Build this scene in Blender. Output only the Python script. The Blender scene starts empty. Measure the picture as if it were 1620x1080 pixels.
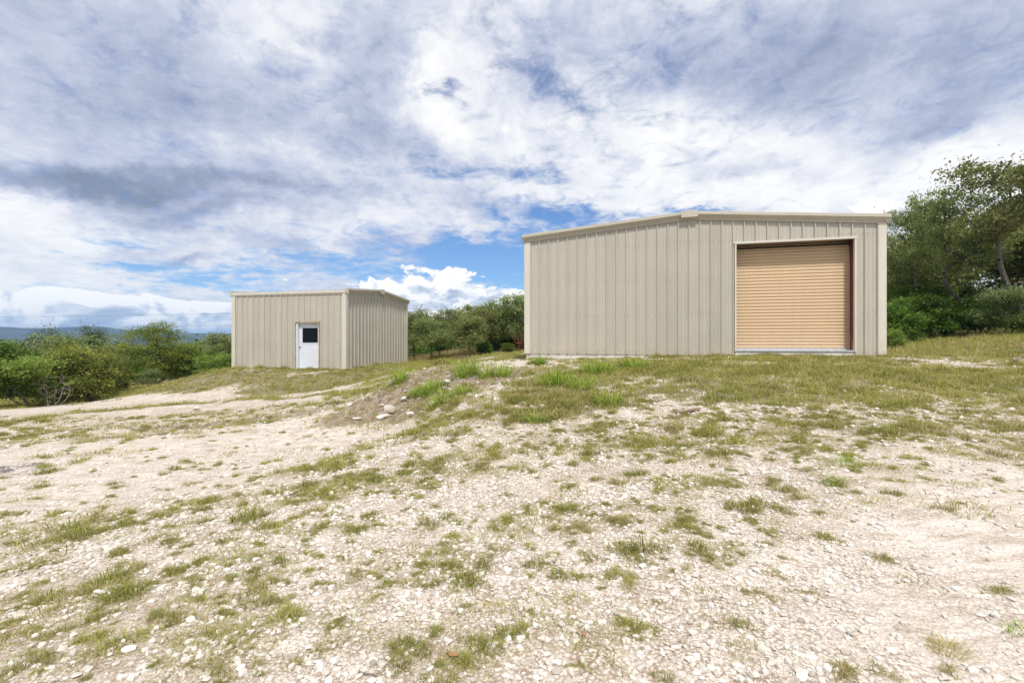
import bpy, math, random
import numpy as np
from mathutils import Vector, Matrix

# ------------------------------------------------------------------ camera, sky, sun, exposure
S = bpy.context.scene
C = S.collection
R = math.radians
EYE = 1.6
FPX = 765.0            # focal length in pixels of the 1620 px wide photograph

cam_d = bpy.data.cameras.new("camera")
cam = bpy.data.objects.new("camera", cam_d)
C.objects.link(cam)
cam.location = (0, 0, EYE)
cam.rotation_euler = (R(90), 0, 0)
cam_d.sensor_width = 36.0
cam_d.lens = FPX / 1620 * 36.0
cam_d.clip_start = 0.05
cam_d.clip_end = 40000
S.camera = cam

S.view_settings.view_transform = 'Standard'
S.view_settings.look = 'None'
S.view_settings.gamma = 1.0
S.view_settings.exposure = 0.68
S.view_settings.use_curve_mapping = False
S.cycles.use_denoising = True
S.cycles.max_bounces = 8
S.cycles.transparent_max_bounces = 8

SUN_EL, SUN_AZ = 58.0, 174.0     # azimuth clockwise from +Y: behind the camera
sun_d = bpy.data.lights.new("sun", 'SUN')
sun_d.energy = 2.6
sun_d.angle = R(5)
sun_d.color = (1.0, 0.955, 0.88)
sun = bpy.data.objects.new("sun", sun_d)
C.objects.link(sun)
sdir = Vector((math.sin(R(SUN_AZ)) * math.cos(R(SUN_EL)), math.cos(R(SUN_AZ)) * math.cos(R(SUN_EL)), math.sin(R(SUN_EL))))
sun.rotation_euler = sdir.to_track_quat('Z', 'Y').to_euler()
sun.location = (0, 0, 30)


class NG:
    """small helper that writes node graphs"""
    def __init__(self, tree):
        self.t = tree
        self.n = tree.nodes
        self.l = tree.links

    def put(self, sock, v):
        if hasattr(v, 'links'):
            self.l.new(v, sock)
        elif v is not None:
            sock.default_value = v

    def node(self, kind, **kw):
        nd = self.n.new(kind)
        for k, v in kw.items():
            setattr(nd, k, v)
        return nd

    def m(self, op, a, b=None, c=None, clamp=False):
        nd = self.node('ShaderNodeMath', operation=op, use_clamp=clamp)
        self.put(nd.inputs[0], a)
        if b is not None:
            self.put(nd.inputs[1], b)
        if c is not None:
            self.put(nd.inputs[2], c)
        return nd.outputs[0]

    def vm(self, op, a, b=None, s=None):
        nd = self.node('ShaderNodeVectorMath', operation=op)
        self.put(nd.inputs[0], a)
        if b is not None:
            self.put(nd.inputs[1], b)
        if s is not None:
            self.put(nd.inputs['Scale'], s)
        return nd.outputs['Value'] if op in ('LENGTH', 'DOT_PRODUCT', 'DISTANCE') else nd.outputs['Vector']

    def mr(self, v, a, b, c=0.0, d=1.0, kind='SMOOTHSTEP'):
        nd = self.node('ShaderNodeMapRange', interpolation_type=kind, clamp=True)
        self.put(nd.inputs['Value'], v)
        for nm, x in (('From Min', a), ('From Max', b), ('To Min', c), ('To Max', d)):
            self.put(nd.inputs[nm], x)
        return nd.outputs['Result']

    def noise(self, vec, scale, detail=4.0, rough=0.5, dist=0.0, color=False, lac=2.0):
        nd = self.node('ShaderNodeTexNoise')
        self.put(nd.inputs['Vector'], vec)
        nd.inputs['Scale'].default_value = scale
        nd.inputs['Detail'].default_value = detail
        nd.inputs['Roughness'].default_value = rough
        nd.inputs['Lacunarity'].default_value = lac
        nd.inputs['Distortion'].default_value = dist
        return nd.outputs['Color'] if color else nd.outputs[0]

    def vor(self, vec, scale, feature='F1', out='Distance', rnd=1.0):
        nd = self.node('ShaderNodeTexVoronoi', feature=feature)
        self.put(nd.inputs['Vector'], vec)
        nd.inputs['Scale'].default_value = scale
        nd.inputs['Randomness'].default_value = rnd
        return nd.outputs[out]

    def mix(self, f, a, b, blend='MIX'):
        nd = self.node('ShaderNodeMix', data_type='RGBA', blend_type=blend)
        self.put(nd.inputs[0], f)
        self.put(nd.inputs[6], a if hasattr(a, 'links') else (*a, 1.0) if len(a) == 3 else a)
        self.put(nd.inputs[7], b if hasattr(b, 'links') else (*b, 1.0) if len(b) == 3 else b)
        return nd.outputs[2]

    def mapping(self, vec, loc=(0, 0, 0), rot=(0, 0, 0), scale=(1, 1, 1), kind='POINT'):
        nd = self.node('ShaderNodeMapping', vector_type=kind)
        self.put(nd.inputs['Vector'], vec)
        nd.inputs['Location'].default_value = loc
        nd.inputs['Rotation'].default_value = rot
        nd.inputs['Scale'].default_value = scale
        return nd.outputs[0]

    def xyz(self, x, y, z=0.0):
        nd = self.node('ShaderNodeCombineXYZ')
        for i, v in enumerate((x, y, z)):
            self.put(nd.inputs[i], v)
        return nd.outputs[0]

    def sep(self, v):
        nd = self.node('ShaderNodeSeparateXYZ')
        self.put(nd.inputs[0], v)
        return nd.outputs

    def attr(self, name, out='Fac'):
        nd = self.node('ShaderNodeAttribute')
        nd.attribute_name = name
        return nd.outputs[out]

    def bump(self, h, strength, dist, normal=None):
        nd = self.node('ShaderNodeBump')
        nd.inputs['Strength'].default_value = strength
        nd.inputs['Distance'].default_value = dist
        self.put(nd.inputs['Height'], h)
        if normal is not None:
            self.put(nd.inputs['Normal'], normal)
        return nd.outputs[0]


def azel(u, v):
    """direction of a point of the photograph as azimuth and elevation"""
    dx, dz = (u - 810) / FPX, (540 - v) / FPX
    return math.atan(dx), math.atan(dz / math.sqrt(1 + dx * dx))


def build_sky():
    W = bpy.data.worlds.new("World")
    S.world = W
    W.use_nodes = True
    g = NG(W.node_tree)
    g.n.clear()
    out = g.node('ShaderNodeOutputWorld')
    bg = g.node('ShaderNodeBackground')
    bg.inputs['Strength'].default_value = 0.1
    g.l.new(bg.outputs[0], out.inputs[0])
    sky = g.node('ShaderNodeTexSky', sky_type='NISHITA', sun_disc=False)
    sky.sun_elevation = R(SUN_EL)
    sky.sun_rotation = R(SUN_AZ)
    sky.altitude = 300
    sky.air_density = 1.0
    sky.dust_density = 0.4
    sky.ozone_density = 2.2
    d = g.node('ShaderNodeTexCoord').outputs['Generated']
    x, y, z = g.sep(d)
    az = g.m('ARCTAN2', x, y)
    el = g.m('ARCSINE', z)
    V = g.xyz(az, el)
    # slow warp so that the big cloud masses get ragged borders
    w1 = g.noise(d, 3.2, 6, 0.6, color=True)
    w1 = g.vm('SUBTRACT', w1, (0.5, 0.5, 0.5))
    V1 = g.vm('ADD', V, g.vm('MULTIPLY', w1, (0.46, 0.24, 0.0)))
    w2 = g.noise(g.mapping(d, scale=(1, 1, 2.5)), 9.0, 7, 0.66, color=True)
    w2 = g.vm('SUBTRACT', w2, (0.5, 0.5, 0.5))
    V2 = g.vm('ADD', V, g.vm('MULTIPLY', w2, (0.26, 0.12, 0.0)))

    def blobs(items, vec):
        tot = None
        for (u, v, ru, rv, rot, wt) in items:
            a, e = azel(u, v)
            sa = ru / FPX * math.cos(a) ** 2
            se = rv / FPX * math.cos(a)
            p = g.mapping(vec, loc=(a, e, 0), rot=(0, 0, R(-rot)), scale=(sa, se, 1), kind='TEXTURE')
            f = g.mr(g.vm('LENGTH', p), 0.0, 1.75, wt, 0.0)
            tot = f if tot is None else g.m('ADD', tot, f)
        return tot

    # high layered cloud, seen as a flat sheet overhead
    P = g.vm('SCALE', g.xyz(x, y), s=g.m('DIVIDE', 1.0, g.m('ADD', g.m('MAXIMUM', z, 0.0), 0.16)))
    Pr = g.mapping(g.vm('ADD', P, g.vm('SCALE', w1, s=0.9)), rot=(0, 0, R(28)), scale=(1.0, 0.55, 1))
    Ps = g.mapping(g.vm('ADD', P, g.vm('SCALE', w1, s=0.7)), rot=(0, 0, R(-14)), scale=(1.0, 0.45, 1))
    big = g.noise(P, 1.1, 7, 0.55, 0.25)
    streak = g.noise(Pr, 3.0, 9, 0.64, 0.5)
    fine = g.noise(P, 7.5, 8, 0.66, 0.6)
    veil = g.noise(Ps, 7.0, 8, 0.66, 0.4)
    cov_b = blobs([
        (640, 425, 250, 44, 0, -0.37), (310, 438, 150, 26, 0, -0.22), (790, 440, 90, 60, 0, -0.34),
        (900, 350, 120, 24, 8, -0.42), (722, 142, 20, 16, 0, -0.24), (868, 132, 80, 26, 35, -0.20),
        (1112, 336, 40, 14, 0, -0.45), (850, 272, 60, 18, 0, -0.26), (1000, 90, 160, 90, 20, -0.05),
        (790, 400, 80, 30, 0, -0.40), (700, 270, 80, 16, 0, -0.22), (900, 70, 150, 70, 20, -0.05),
    ], V2)
    c0 = g.m('ADD', g.m('MULTIPLY', big, 0.30), g.m('MULTIPLY', streak, 0.40))
    c0 = g.m('ADD', c0, g.m('MULTIPLY', g.m('SUBTRACT', fine, 0.16), 0.80))
    # thin level bars of cloud low in the sky
    bars = g.noise(g.mapping(V, scale=(1.0, 6.5, 1)), 5.2, 8, 0.62, 0.5)
    lowb = g.mr(el, 0.24, 0.10)
    c0 = g.m('ADD', c0, g.m('MULTIPLY', g.m('MULTIPLY', g.m('SUBTRACT', bars, 0.46), 1.5), lowb))
    cov = g.mr(g.m('ADD', c0, g.m('ADD', cov_b, 0.10)), 0.30, 0.74)
    dark_b = blobs([
        (210, 120, 430, 170, 0, 0.38), (330, 150, 110, 80, 0, 0.10), (600, 100, 110, 50, -50, 0.32),
        (630, 235, 120, 36, 10, 0.36), (370, 190, 110, 50, 0, 0.10), (190, 300, 330, 20, -7, 0.62),
        (330, 348, 190, 18, -8, 0.50), (180, 392, 170, 18, -8, 0.18), (1330, 90, 460, 90, 8, 0.36),
        (1560, 130, 160, 70, 10, 0.22), (1030, 130, 190, 60, 15, 0.18), (930, 30, 140, 60, 0, 0.12),
        (1180, 285, 120, 16, 12, 0.28), (1510, 185, 130, 20, 10, 0.20), (640, 40, 60, 50, 0, 0.08),
        (520, 300, 160, 26, 0, 0.16), (680, 385, 110, 18, 0, 0.26), (285, 432, 60, 9, 0, 0.40),
        (480, 405, 100, 12, 0, 0.26), (720, 320, 110, 20, 5, 0.18),
        (90, 350, 190, 30, 0, -0.34), (420, 60, 60, 130, -50, -0.14), (440, 222, 90, 26, -10, -0.18),
        (1545, 248, 120, 50, 10, -0.45), (1330, 300, 230, 40, 5, -0.20), (760, 200, 120, 70, 0, -0.10),
        (1000, 250, 260, 40, 10, -0.18), (1180, 210, 160, 26, 14, -0.14), (700, 60, 60, 60, 0, -0.14),
        (60, 420, 160, 50, 0, -0.22), (1000, 320, 260, 24, 5, -0.18),
    ], V1)
    s0 = g.m('ADD', g.m('MULTIPLY', g.noise(P, 1.7, 7, 0.6, 0.4), 0.36), g.m('MULTIPLY', g.noise(Pr, 3.4, 9, 0.66, 0.7), 0.50))
    mid = blobs([(860, 150, 420, 260, 0, 1.0)], V)
    s0 = g.m('ADD', s0, g.m('MULTIPLY', g.m('SUBTRACT', veil, 0.5), g.m('MULTIPLY_ADD', mid, 0.55, 0.10)))
    s0 = g.m('ADD', s0, g.m('MULTIPLY', g.m('SUBTRACT', g.noise(g.vm('ADD', d, g.vm('SCALE', w1, s=0.25)), 3.6, 8, 0.60, 0.3), 0.5), 0.75))
    s0 = g.m('ADD', s0, 0.20)
    s0 = g.m('ADD', s0, g.m('MULTIPLY', g.m('SUBTRACT', g.noise(P, 11.0, 9, 0.70, 0.8), 0.16), 0.46))
    s0 = g.m('ADD', s0, g.m('MULTIPLY', g.m('MULTIPLY', g.m('SUBTRACT', bars, 0.5), 0.7), lowb))
    shade = g.mr(g.m('ADD', s0, dark_b), 0.54, 1.58, kind='LINEAR')
    cloud = g.node('ShaderNodeValToRGB')
    g.l.new(shade, cloud.inputs[0])
    cr = cloud.color_ramp
    cr.elements[0].position = 0.0
    cr.elements[0].color = (0.67, 0.665, 0.66, 1)
    cr.elements[1].position = 1.0
    cr.elements[1].color = (0.165, 0.195, 0.265, 1)
    for p_, c_ in ((0.20, (0.575, 0.58, 0.61)), (0.45, (0.40, 0.425, 0.515)), (0.68, (0.28, 0.312, 0.41))):
        e_ = cr.elements.new(p_)
        e_.color = (*c_, 1)
    cloud_c = g.vm('SCALE', cloud.outputs[0], s=9.8)
    blue = g.mix(1.0, sky.outputs[0], (0.50, 0.65, 0.84), 'MULTIPLY')
    col = g.mix(cov, blue, cloud_c)

    # heaped cloud low over the horizon
    Q = g.mapping(V, loc=(3.37, 1.71, 0.4), scale=(1.0, 1.7, 1))
    pn = g.noise(Q, 9.0, 10, 0.58, 0.4)
    pup = g.noise(g.vm('ADD', Q, (-0.014, 0.026, 0)), 9.0, 10, 0.58, 0.4)
    cum_b = blobs([
        (640, 450, 130, 48, 0, 0.25), (590, 440, 60, 26, 0, 0.12), (700, 485, 150, 44, 0, 0.24), (740, 430, 90, 12, 0, 0.20),
        (640, 402, 90, 20, 0, 0.20), (60, 480, 130, 36, 0, 0.40), (210, 495, 180, 28, 0, 0.30), (340, 500, 140, 26, 0, 0.28),
        (1390, 318, 70, 28, 0, 0.36), (800, 470, 100, 18, 0, 0.20), (540, 418, 90, 9, 0, 0.12),
        (420, 440, 120, 8, 0, 0.16),
    ], V)
    low = g.mr(el, 0.0, 0.16, 0.10, -0.30, 'LINEAR')
    cm = g.m('ADD', g.m('ADD', g.m('MULTIPLY_ADD', g.m('SUBTRACT', pn, 0.5), 1.35, 0.5), cum_b), low)
    cmask = g.m('MULTIPLY', g.mr(cm, 0.60, 0.65), g.mr(el, 0.44, 0.34))
    rel = g.m('SUBTRACT', pn, pup)
    lit = g.m('ADD', g.m('MULTIPLY', rel, 5.5), g.mr(cm, 0.62, 1.15, 0.70, 0.46, 'LINEAR'))
    cumc = g.node('ShaderNodeValToRGB')
    g.l.new(lit, cumc.inputs[0])
    cr = cumc.color_ramp
    cr.elements[0].position = 0.05
    cr.elements[0].color = (0.34, 0.39, 0.48, 1)
    cr.elements[1].position = 0.72
    cr.elements[1].color = (0.78, 0.765, 0.74, 1)
    e_ = cr.elements.new(0.4)
    e_.color = (0.52, 0.555, 0.62, 1)
    col = g.mix(cmask, col, g.vm('SCALE', cumc.outputs[0], s=9.6))
    g.l.new(col, bg.inputs['Color'])
    W.cycles.sampling_method = 'MANUAL'
    W.cycles.sample_map_resolution = 1024


build_sky()

# ------------------------------------------------------------------ helpers: meshes, names, tags
rng = np.random.default_rng(11)


def tag(o, label=None, cat=None, group=None, kind=None):
    for k, v in (('label', label), ('category', cat), ('group', group), ('kind', kind)):
        if v is not None:
            o[k] = v
    return o


def link(o, parent=None):
    C.objects.link(o)
    if parent is not None:
        o.parent = parent
    return o


def empty(name, loc=(0, 0, 0), rz=0.0, scale=1.0):
    o = bpy.data.objects.new(name, None)
    o.location = loc
    o.rotation_euler = (0, 0, rz)
    o.scale = (scale,) * 3 if not hasattr(scale, '__len__') else scale
    o.empty_display_size = 0.3
    return link(o)


def mesh_np(name, verts, tris, mat=None, parent=None, attrs=None, smooth=False, make=True):
    """one mesh from numpy arrays; attrs: {name: per-vertex floats}"""
    verts = np.asarray(verts, dtype=np.float32)
    tris = np.asarray(tris, dtype=np.int32)
    me = bpy.data.meshes.new(name)
    me.vertices.add(len(verts))
    me.vertices.foreach_set('co', verts.ravel())
    k = tris.shape[1]
    me.loops.add(tris.size)
    me.loops.foreach_set('vertex_index', tris.ravel())
    me.polygons.add(len(tris))
    me.polygons.foreach_set('loop_start', np.arange(0, tris.size, k, dtype=np.int32))
    me.polygons.foreach_set('use_smooth', np.full(len(tris), smooth, dtype=bool))
    for nm, v in (attrs or {}).items():
        a = me.attributes.new(nm, 'FLOAT', 'POINT')
        a.data.foreach_set('value', np.asarray(v, dtype=np.float32))
    me.update(calc_edges=True)
    if mat is not None:
        me.materials.append(mat)
    if not make:
        return me
    o = bpy.data.objects.new(name, me)
    return link(o, parent)


class MB:
    """collects polygons for one mesh object"""
    def __init__(self):
        self.v, self.f = [], []

    def poly(self, pts):
        i = len(self.v)
        self.v += [tuple(p) for p in pts]
        self.f.append(tuple(range(i, i + len(pts))))

    def box(self, a, b):
        (x0, y0, z0), (x1, y1, z1) = a, b
        i = len(self.v)
        self.v += [(x0, y0, z0), (x1, y0, z0), (x1, y1, z0), (x0, y1, z0), (x0, y0, z1), (x1, y0, z1), (x1, y1, z1), (x0, y1, z1)]
        for q in ((0, 3, 2, 1), (4, 5, 6, 7), (0, 1, 5, 4), (1, 2, 6, 5), (2, 3, 7, 6), (3, 0, 4, 7)):
            self.f.append(tuple(i + k for k in q))
        return self

    def sweep(self, prof0, prof1, closed=True, caps=True):
        """two equal rings of 3-D points joined by quads"""
        i, n = len(self.v), len(prof0)
        self.v += [tuple(p) for p in prof0] + [tuple(p) for p in prof1]
        for k in range(n if closed else n - 1):
            j = (k + 1) % n
            self.f.append((i + k, i + j, i + n + j, i + n + k))
        if caps and closed:
            self.f.append(tuple(i + k for k in reversed(range(n))))
            self.f.append(tuple(i + n + k for k in range(n)))
        return self

    def tube(self, p0, p1, r0, r1, n=8, caps=True):
        p0, p1 = Vector(p0), Vector(p1)
        d = (p1 - p0).normalized()
        a = d.cross(Vector((0, 0, 1)) if abs(d.z) < .9 else Vector((1, 0, 0))).normalized()
        b = d.cross(a)
        ring = lambda p, r: [p + (a * math.cos(2 * math.pi * k / n) + b * math.sin(2 * math.pi * k / n)) * r for k in range(n)]
        return self.sweep(ring(p0, r0), ring(p1, r1), True, caps)

    def mesh(self, name, mat, smooth=False):
        me = bpy.data.meshes.new(name)
        me.from_pydata(self.v, [], self.f)
        if mat:
            me.materials.append(mat)
        if smooth:
            me.polygons.foreach_set('use_smooth', [True] * len(me.polygons))
        me.update()
        return me

    def build(self, name, mat, parent=None, smooth=False, bevel=0.0):
        o = bpy.data.objects.new(name, self.mesh(name, mat, smooth))
        if bevel:
            md = o.modifiers.new('bevel', 'BEVEL')
            md.width = bevel
            md.segments = 2
            md.limit_method = 'ANGLE'
        return link(o, parent)


def copy_tree(o, parent=None):
    c = o.copy()
    C.objects.link(c)
    c.parent = parent
    for ch in o.children:
        copy_tree(ch, c)
    return c


# ------------------------------------------------------------------ numpy noise
_perm = np.random.default_rng(5).permutation(256)
_perm = np.concatenate([_perm, _perm, _perm])
_ang = np.random.default_rng(6).uniform(0, 2 * np.pi, 256)
_gx, _gy = np.cos(_ang), np.sin(_ang)


def perlin(x, y):
    xi, yi = np.floor(x).astype(int), np.floor(y).astype(int)
    xf, yf = x - xi, y - yi
    xi &= 255
    yi &= 255
    fade = lambda t: t * t * t * (t * (t * 6 - 15) + 10)
    u, v = fade(xf), fade(yf)

    def gr(ix, iy, fx, fy):
        h = _perm[_perm[ix] + iy]
        return _gx[h] * fx + _gy[h] * fy
    n00, n10 = gr(xi, yi, xf, yf), gr(xi + 1, yi, xf - 1, yf)
    n01, n11 = gr(xi, yi + 1, xf, yf - 1), gr(xi + 1, yi + 1, xf - 1, yf - 1)
    a = n00 + u * (n10 - n00)
    b = n01 + u * (n11 - n01)
    return (a + v * (b - a)) * 1.4


def fbm(x, y, oct_=4, rough=0.5):
    t, amp, s = 0, 1.0, 0
    for k in range(oct_):
        t = t + perlin(x * 2 ** k + 17.3 * k, y * 2 ** k - 9.1 * k) * amp
        s += amp
        amp *= rough
    return t / s


def sstep(a, b, x):
    t = np.clip((x - a) / (b - a), 0, 1)
    return t * t * (3 - 2 * t)


# ------------------------------------------------------------------ the lie of the land
CP = [  # x, y, height: spot heights of the site
    (0, 0, 0), (-3, 0, -.1), (3, 0, .05), (-3, 2.2, -.08), (0, 2.2, 0), (3, 2.2, .08), (6, 3, .28), (-6, 3, -.3),
    (0, -8, -.4), (-10, -8, -.8), (10, -8, .2), (3, 6, .42), (3, 9, .80), (5, 11, 1.02), (.2, 14.9, .98), (2.5, 14.4, 1.01), (5, 13.6, 1.08),
    (9.8, 12.4, 1.13), (10.6, 11, 1.05), (12.2, 13.2, 1.17), (15, 13.5, 1.20), (8, 7, .62), (8, 4, .38), (12, 8, .8), (15.5, 15.3, 1.44), (17, 15, 1.76), (14.2, 14.8, 1.22),
    (17.5, 16, 1.72), (13, 15, 1.15), (13, 20, 1.22), (20, 22, 1.9), (26, 18, 2.1), (5, 25, 1.2), (0, 22, 1.0), (-2, 28, .68), (-4.5, 35, .4),
    (-3.4, 24, .6), (-13.2, 23, .33), (-7.4, 21.6, .35), (-6, 27.5, .32), (-10, 25, .33), (-7.6, 20.9, .30), (-13.3, 22.3, .28), (-10, 21.6, .3),
    (-8.2, 17.4, -.4), (-6.6, 19, .02), (-11.5, 19, -.3), (-4.2, 18, .36), (-5.2, 20.5, .3), (-6.7, 10, -.5), (-8.7, 8.2, -.6), (-17.4, 16.3, -.75),
    (-16.3, 20, -.75), (-14.6, 22, -.02), (-16.6, 22.6, -.62), (-6.4, 13.6, -.36), (-1.9, 12, .84), (-3.3, 12.3, .44), (-2.7, 11.5, .42), (-4.5, 12.3, -.22),
    (-2.5, 10.5, .0), (-1.9, 9, -.06), (-.15, 11, .74), (-.8, 9, .40), (-.2, 12.5, 1.03), (-1.3, 15, .93), (-2.6, 6.5, -.10), (-2.55, 3.5, -.06),
    (-4.2, 3.9, -.25), (-6.4, 6, -.45), (5.2, 15, 1.22), (5, 20, 1.22), (10, 20, 1.25), (-20, 26, -.9), (-13, 30, -.6), (-24, 14, -.95),
    (-12, 38, -1.0), (-25, 40, -1.3), (8, 32, 1.3), (0, 6, .10), (0, 4, .02), (.8, 8, .46),
]
for k_ in range(16):
    a_ = 2 * math.pi * k_ / 16
    CP.append((60 * math.sin(a_), 60 * math.cos(a_), -0.8 + 3.0 * math.sin(a_) + 0.4 * math.cos(a_)))
CP = np.array(CP, float)


def _phi(r2):
    return np.where(r2 > 1e-9, 0.5 * r2 * np.log(r2 + 1e-12), 0)


_n = len(CP)
_d2 = ((CP[:, None, :2] - CP[None, :, :2]) ** 2).sum(-1)
_A = np.zeros((_n + 3, _n + 3))
_A[:_n, :_n] = _phi(_d2) + np.eye(_n) * 0.22
_A[:_n, _n] = 1
_A[:_n, _n + 1:] = CP[:, :2]
_A[_n, :_n] = 1
_A[_n + 1:, :_n] = CP[:, :2].T
_w = np.linalg.solve(_A, np.concatenate([CP[:, 2], [0, 0, 0]]))


def base_height(x, y):
    x, y = np.asarray(x, float), np.asarray(y, float)
    sh = x.shape
    x, y = x.ravel(), y.ravel()
    r = np.hypot(x, y)
    k = np.minimum(1, 60 / np.maximum(r, 1e-6))
    xx, yy = x * k, y * k
    z = _w[_n] + _w[_n + 1] * xx + _w[_n + 2] * yy
    for i in range(_n):
        z = z + _w[i] * _phi((xx - CP[i, 0]) ** 2 + (yy - CP[i, 1]) ** 2)
    far = sstep(60, 320, r)
    z = z * (1 - far) + (-13.0) * far
    return z.reshape(sh)


def height(x, y):
    x, y = np.asarray(x, float), np.asarray(y, float)
    z = base_height(x, y)
    r = np.hypot(x, y)
    near = 1 - sstep(25, 60, r)
    bank = np.exp(-(((x + 3.0) / 2.6) ** 2 + ((y - 11.6) / 2.4) ** 2))
    shedbank = np.exp(-(((x + 11) / 4.5) ** 2 + ((y - 20) / 1.8) ** 2))
    rough = 1.0 + 3.4 * bank + 2.2 * shedbank
    n = 0.050 * fbm(x * .55, y * .55, 3) + 0.028 * fbm(x * 2.3 + 5, y * 2.3, 3) * rough + 0.012 * fbm(x * 9, y * 9 + 3, 3) * rough * (1 + 1.2 * bank)
    # wheel ruts along the track
    t = (y - 12.5) - (x + 8) * 0.18
    rut = -0.05 * (np.exp(-(t / .35) ** 2) + np.exp(-((t - 1.9) / .35) ** 2)) * sstep(-3.2, -6, x)
    return z + n * near + rut + (1 - near) * 0.5 * fbm(x * .05, y * .05, 3) * sstep(30, 120, r)


def at(u, v):
    """point of the ground that the photograph shows at pixel u, v"""
    dx, dz = (u - 810) / FPX, (540 - v) / FPX
    ys = np.concatenate([np.arange(1.2, 14, .02), np.arange(14, 60, .08)])
    zz = EYE + dz * ys
    hh = height(dx * ys, ys)
    below = np.nonzero(zz <= hh)[0]
    yy = ys[below[0]] if len(below) else 40.0
    return float(dx * yy), float(yy), float(height(np.array([dx * yy]), np.array([yy]))[0])


def hz(x, y):
    return float(height(np.array([x]), np.array([y]))[0])


# areas of ground cover; centre by photograph pixel, radii in metres on the ground
def ellipses(items):
    out = []
    for (u, v, rx, ry, w) in items:
        x, y, _ = at(u, v)
        out.append((x, y, rx, ry, w))
    return out


def segdist(pts, x, y):
    d = np.full(x.shape, 1e9)
    for (ax, ay), (bx, by) in zip(pts[:-1], pts[1:]):
        vx, vy = bx - ax, by - ay
        t = np.clip(((x - ax) * vx + (y - ay) * vy) / (vx * vx + vy * vy + 1e-9), 0, 1)
        d = np.minimum(d, np.hypot(x - ax - t * vx, y - ay - t * vy))
    return d


def lines(items):
    return [([at(u, v)[:2] for u, v in pl], w, k) for pl, w, k in items]


def linecover(items, x, y):
    c = np.zeros_like(x)
    for pl, w, k in items:
        c = np.maximum(c, k * np.exp(-(segdist(pl, x, y) / w) ** 2))
    return c


BARE_PX = [([(1396, 567), (1470, 571), (1550, 580)], .52, 1.0), ([(775, 573), (850, 573), (935, 567), (1010, 565)], .42, .95), ([(1010, 600), (1040, 606)], .3, .6)]


def cover(items, x, y):
    c = np.zeros_like(x)
    for (cx, cy, rx, ry, w) in items:
        q = ((x - cx) / rx) ** 2 + ((y - cy) / ry) ** 2
        c = np.maximum(c, w * np.exp(-q * q * 0.8))
    return c


LUSH = ellipses([   # thick green grass
    (890, 598, 1.3, 1.2, 1.0), (960, 592, 1.5, 1.3, 1.0), (1030, 580, 1.6, 1.2, .95), (1120, 585, 1.8, 1.4, .9), (1220, 590, 2.0, 1.6, .92),
    (1330, 590, 2.0, 1.6, .95), (1440, 598, 2.0, 1.5, .95), (1550, 600, 2.0, 1.3, .95), (920, 635, .9, .9, .85), (1300, 625, 2.4, .9, .75),
    (1500, 620, 2.2, .8, .7), (1080, 615, 1.6, .9, .7), (1100, 572, 2.5, .6, .8), (1300, 570, 2.4, .7, .85),
    (420, 600, 3.0, 1.2, 1.0), (330, 605, 2.6, 1.6, .9), (520, 602, 2.4, 1.5, 1.0), (600, 592, 1.8, 1.6, .9), (260, 612, 2.4, 1.4, .8), (480, 615, 3, .9, .85),
    (690, 590, 1.3, 2.0, .75), (720, 578, 1.6, 3.0, .9), (760, 590, .9, 1.2, .7), (700, 668, .75, .55, .95), (660, 690, .5, .5, .6),
    (700, 563, 3, 4, .9), (780, 560, 1.5, 2, .9), (1480, 560, 2.0, 1.6, 1.0), (1560, 556, 2.6, 2.0, 1.0), (1430, 552, 1.6, 1.5, 1.0),
    (640, 582, 2.6, 2.6, .95), (700, 572, 3.2, 3.0, 1.0), (560, 590, 2.0, 1.0, 1.0), (400, 590, 3.4, 1.0, 1.0), (310, 598, 2.0, 1.6, 1.0), (230, 612, 2.4, 1.6, .95),
    (820, 563, 1.0, 2.4, .9), (1420, 566, 1.2, .8, .9), (1560, 585, 2.0, .7, .9), (990, 574, 1.4, .6, .8), (860, 625, .9, .7, .8), (620, 598, 1.4, 1.2, .85),
])
STRIPS = lines([     # grass between and beside the wheel tracks
    ([(0, 670), (120, 653), (250, 641), (400, 630), (520, 622), (620, 612)], .42, .85),
    ([(300, 652), (430, 642), (560, 634)], .30, .6), ([(0, 636), (90, 630), (190, 622), (230, 612)], .5, .9), ([(120, 640), (190, 632)], .2, .7),
    ([(480, 745), (600, 700), (690, 665)], .30, .6), ([(330, 780), (520, 735), (640, 700)], .22, .45),
])
BARE = lines(BARE_PX)
TUFTS = ellipses([   # scattered low tufts, part dry
    (150, 940, 1.1, .5, .8), (60, 1010, .8, .5, .85), (380, 900, .6, .4, .65), (260, 1000, .8, .35, .75), (430, 1000, .5, .25, .7), (330, 1050, .7, .25, .7),
    (600, 760, .9, .6, .75), (520, 830, .6, .4, .6), (700, 740, .8, .5, .6), (860, 700, 1.2, .8, .6), (960, 690, 1.2, .8, .6), (1130, 690, 1.6, 1.0, .65),
    (1300, 680, 1.8, 1.0, .75), (1480, 690, 1.8, 1.0, .65), (1350, 750, 1.0, .7, .6), (640, 900, .45, .35, .62), (720, 880, .4, .3, .6), (760, 1010, .5, .2, .68),
    (880, 1000, .5, .2, .66), (1000, 890, .7, .35, .5), (1100, 870, .6, .4, .55), (920, 820, 1.0, .5, .5), (560, 1010, .6, .2, .6), (700, 1060, .5, .15, .7),
    (300, 810, .8, .6, .55), (120, 840, .9, .6, .5), (480, 740, .9, .8, .6), (1600, 660, 1.5, 1.2, .7), (60, 690, 1.5, .7, .4), (1080, 790, 1.3, .8, .5),
    (200, 640, 4, .8, .5), (330, 655, 3, .5, .5), (1240, 790, .9, .5, .5), (1180, 980, .7, .3, .35), (820, 650, .9, .8, .8), (700, 640, .8, .9, .6),
])
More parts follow.
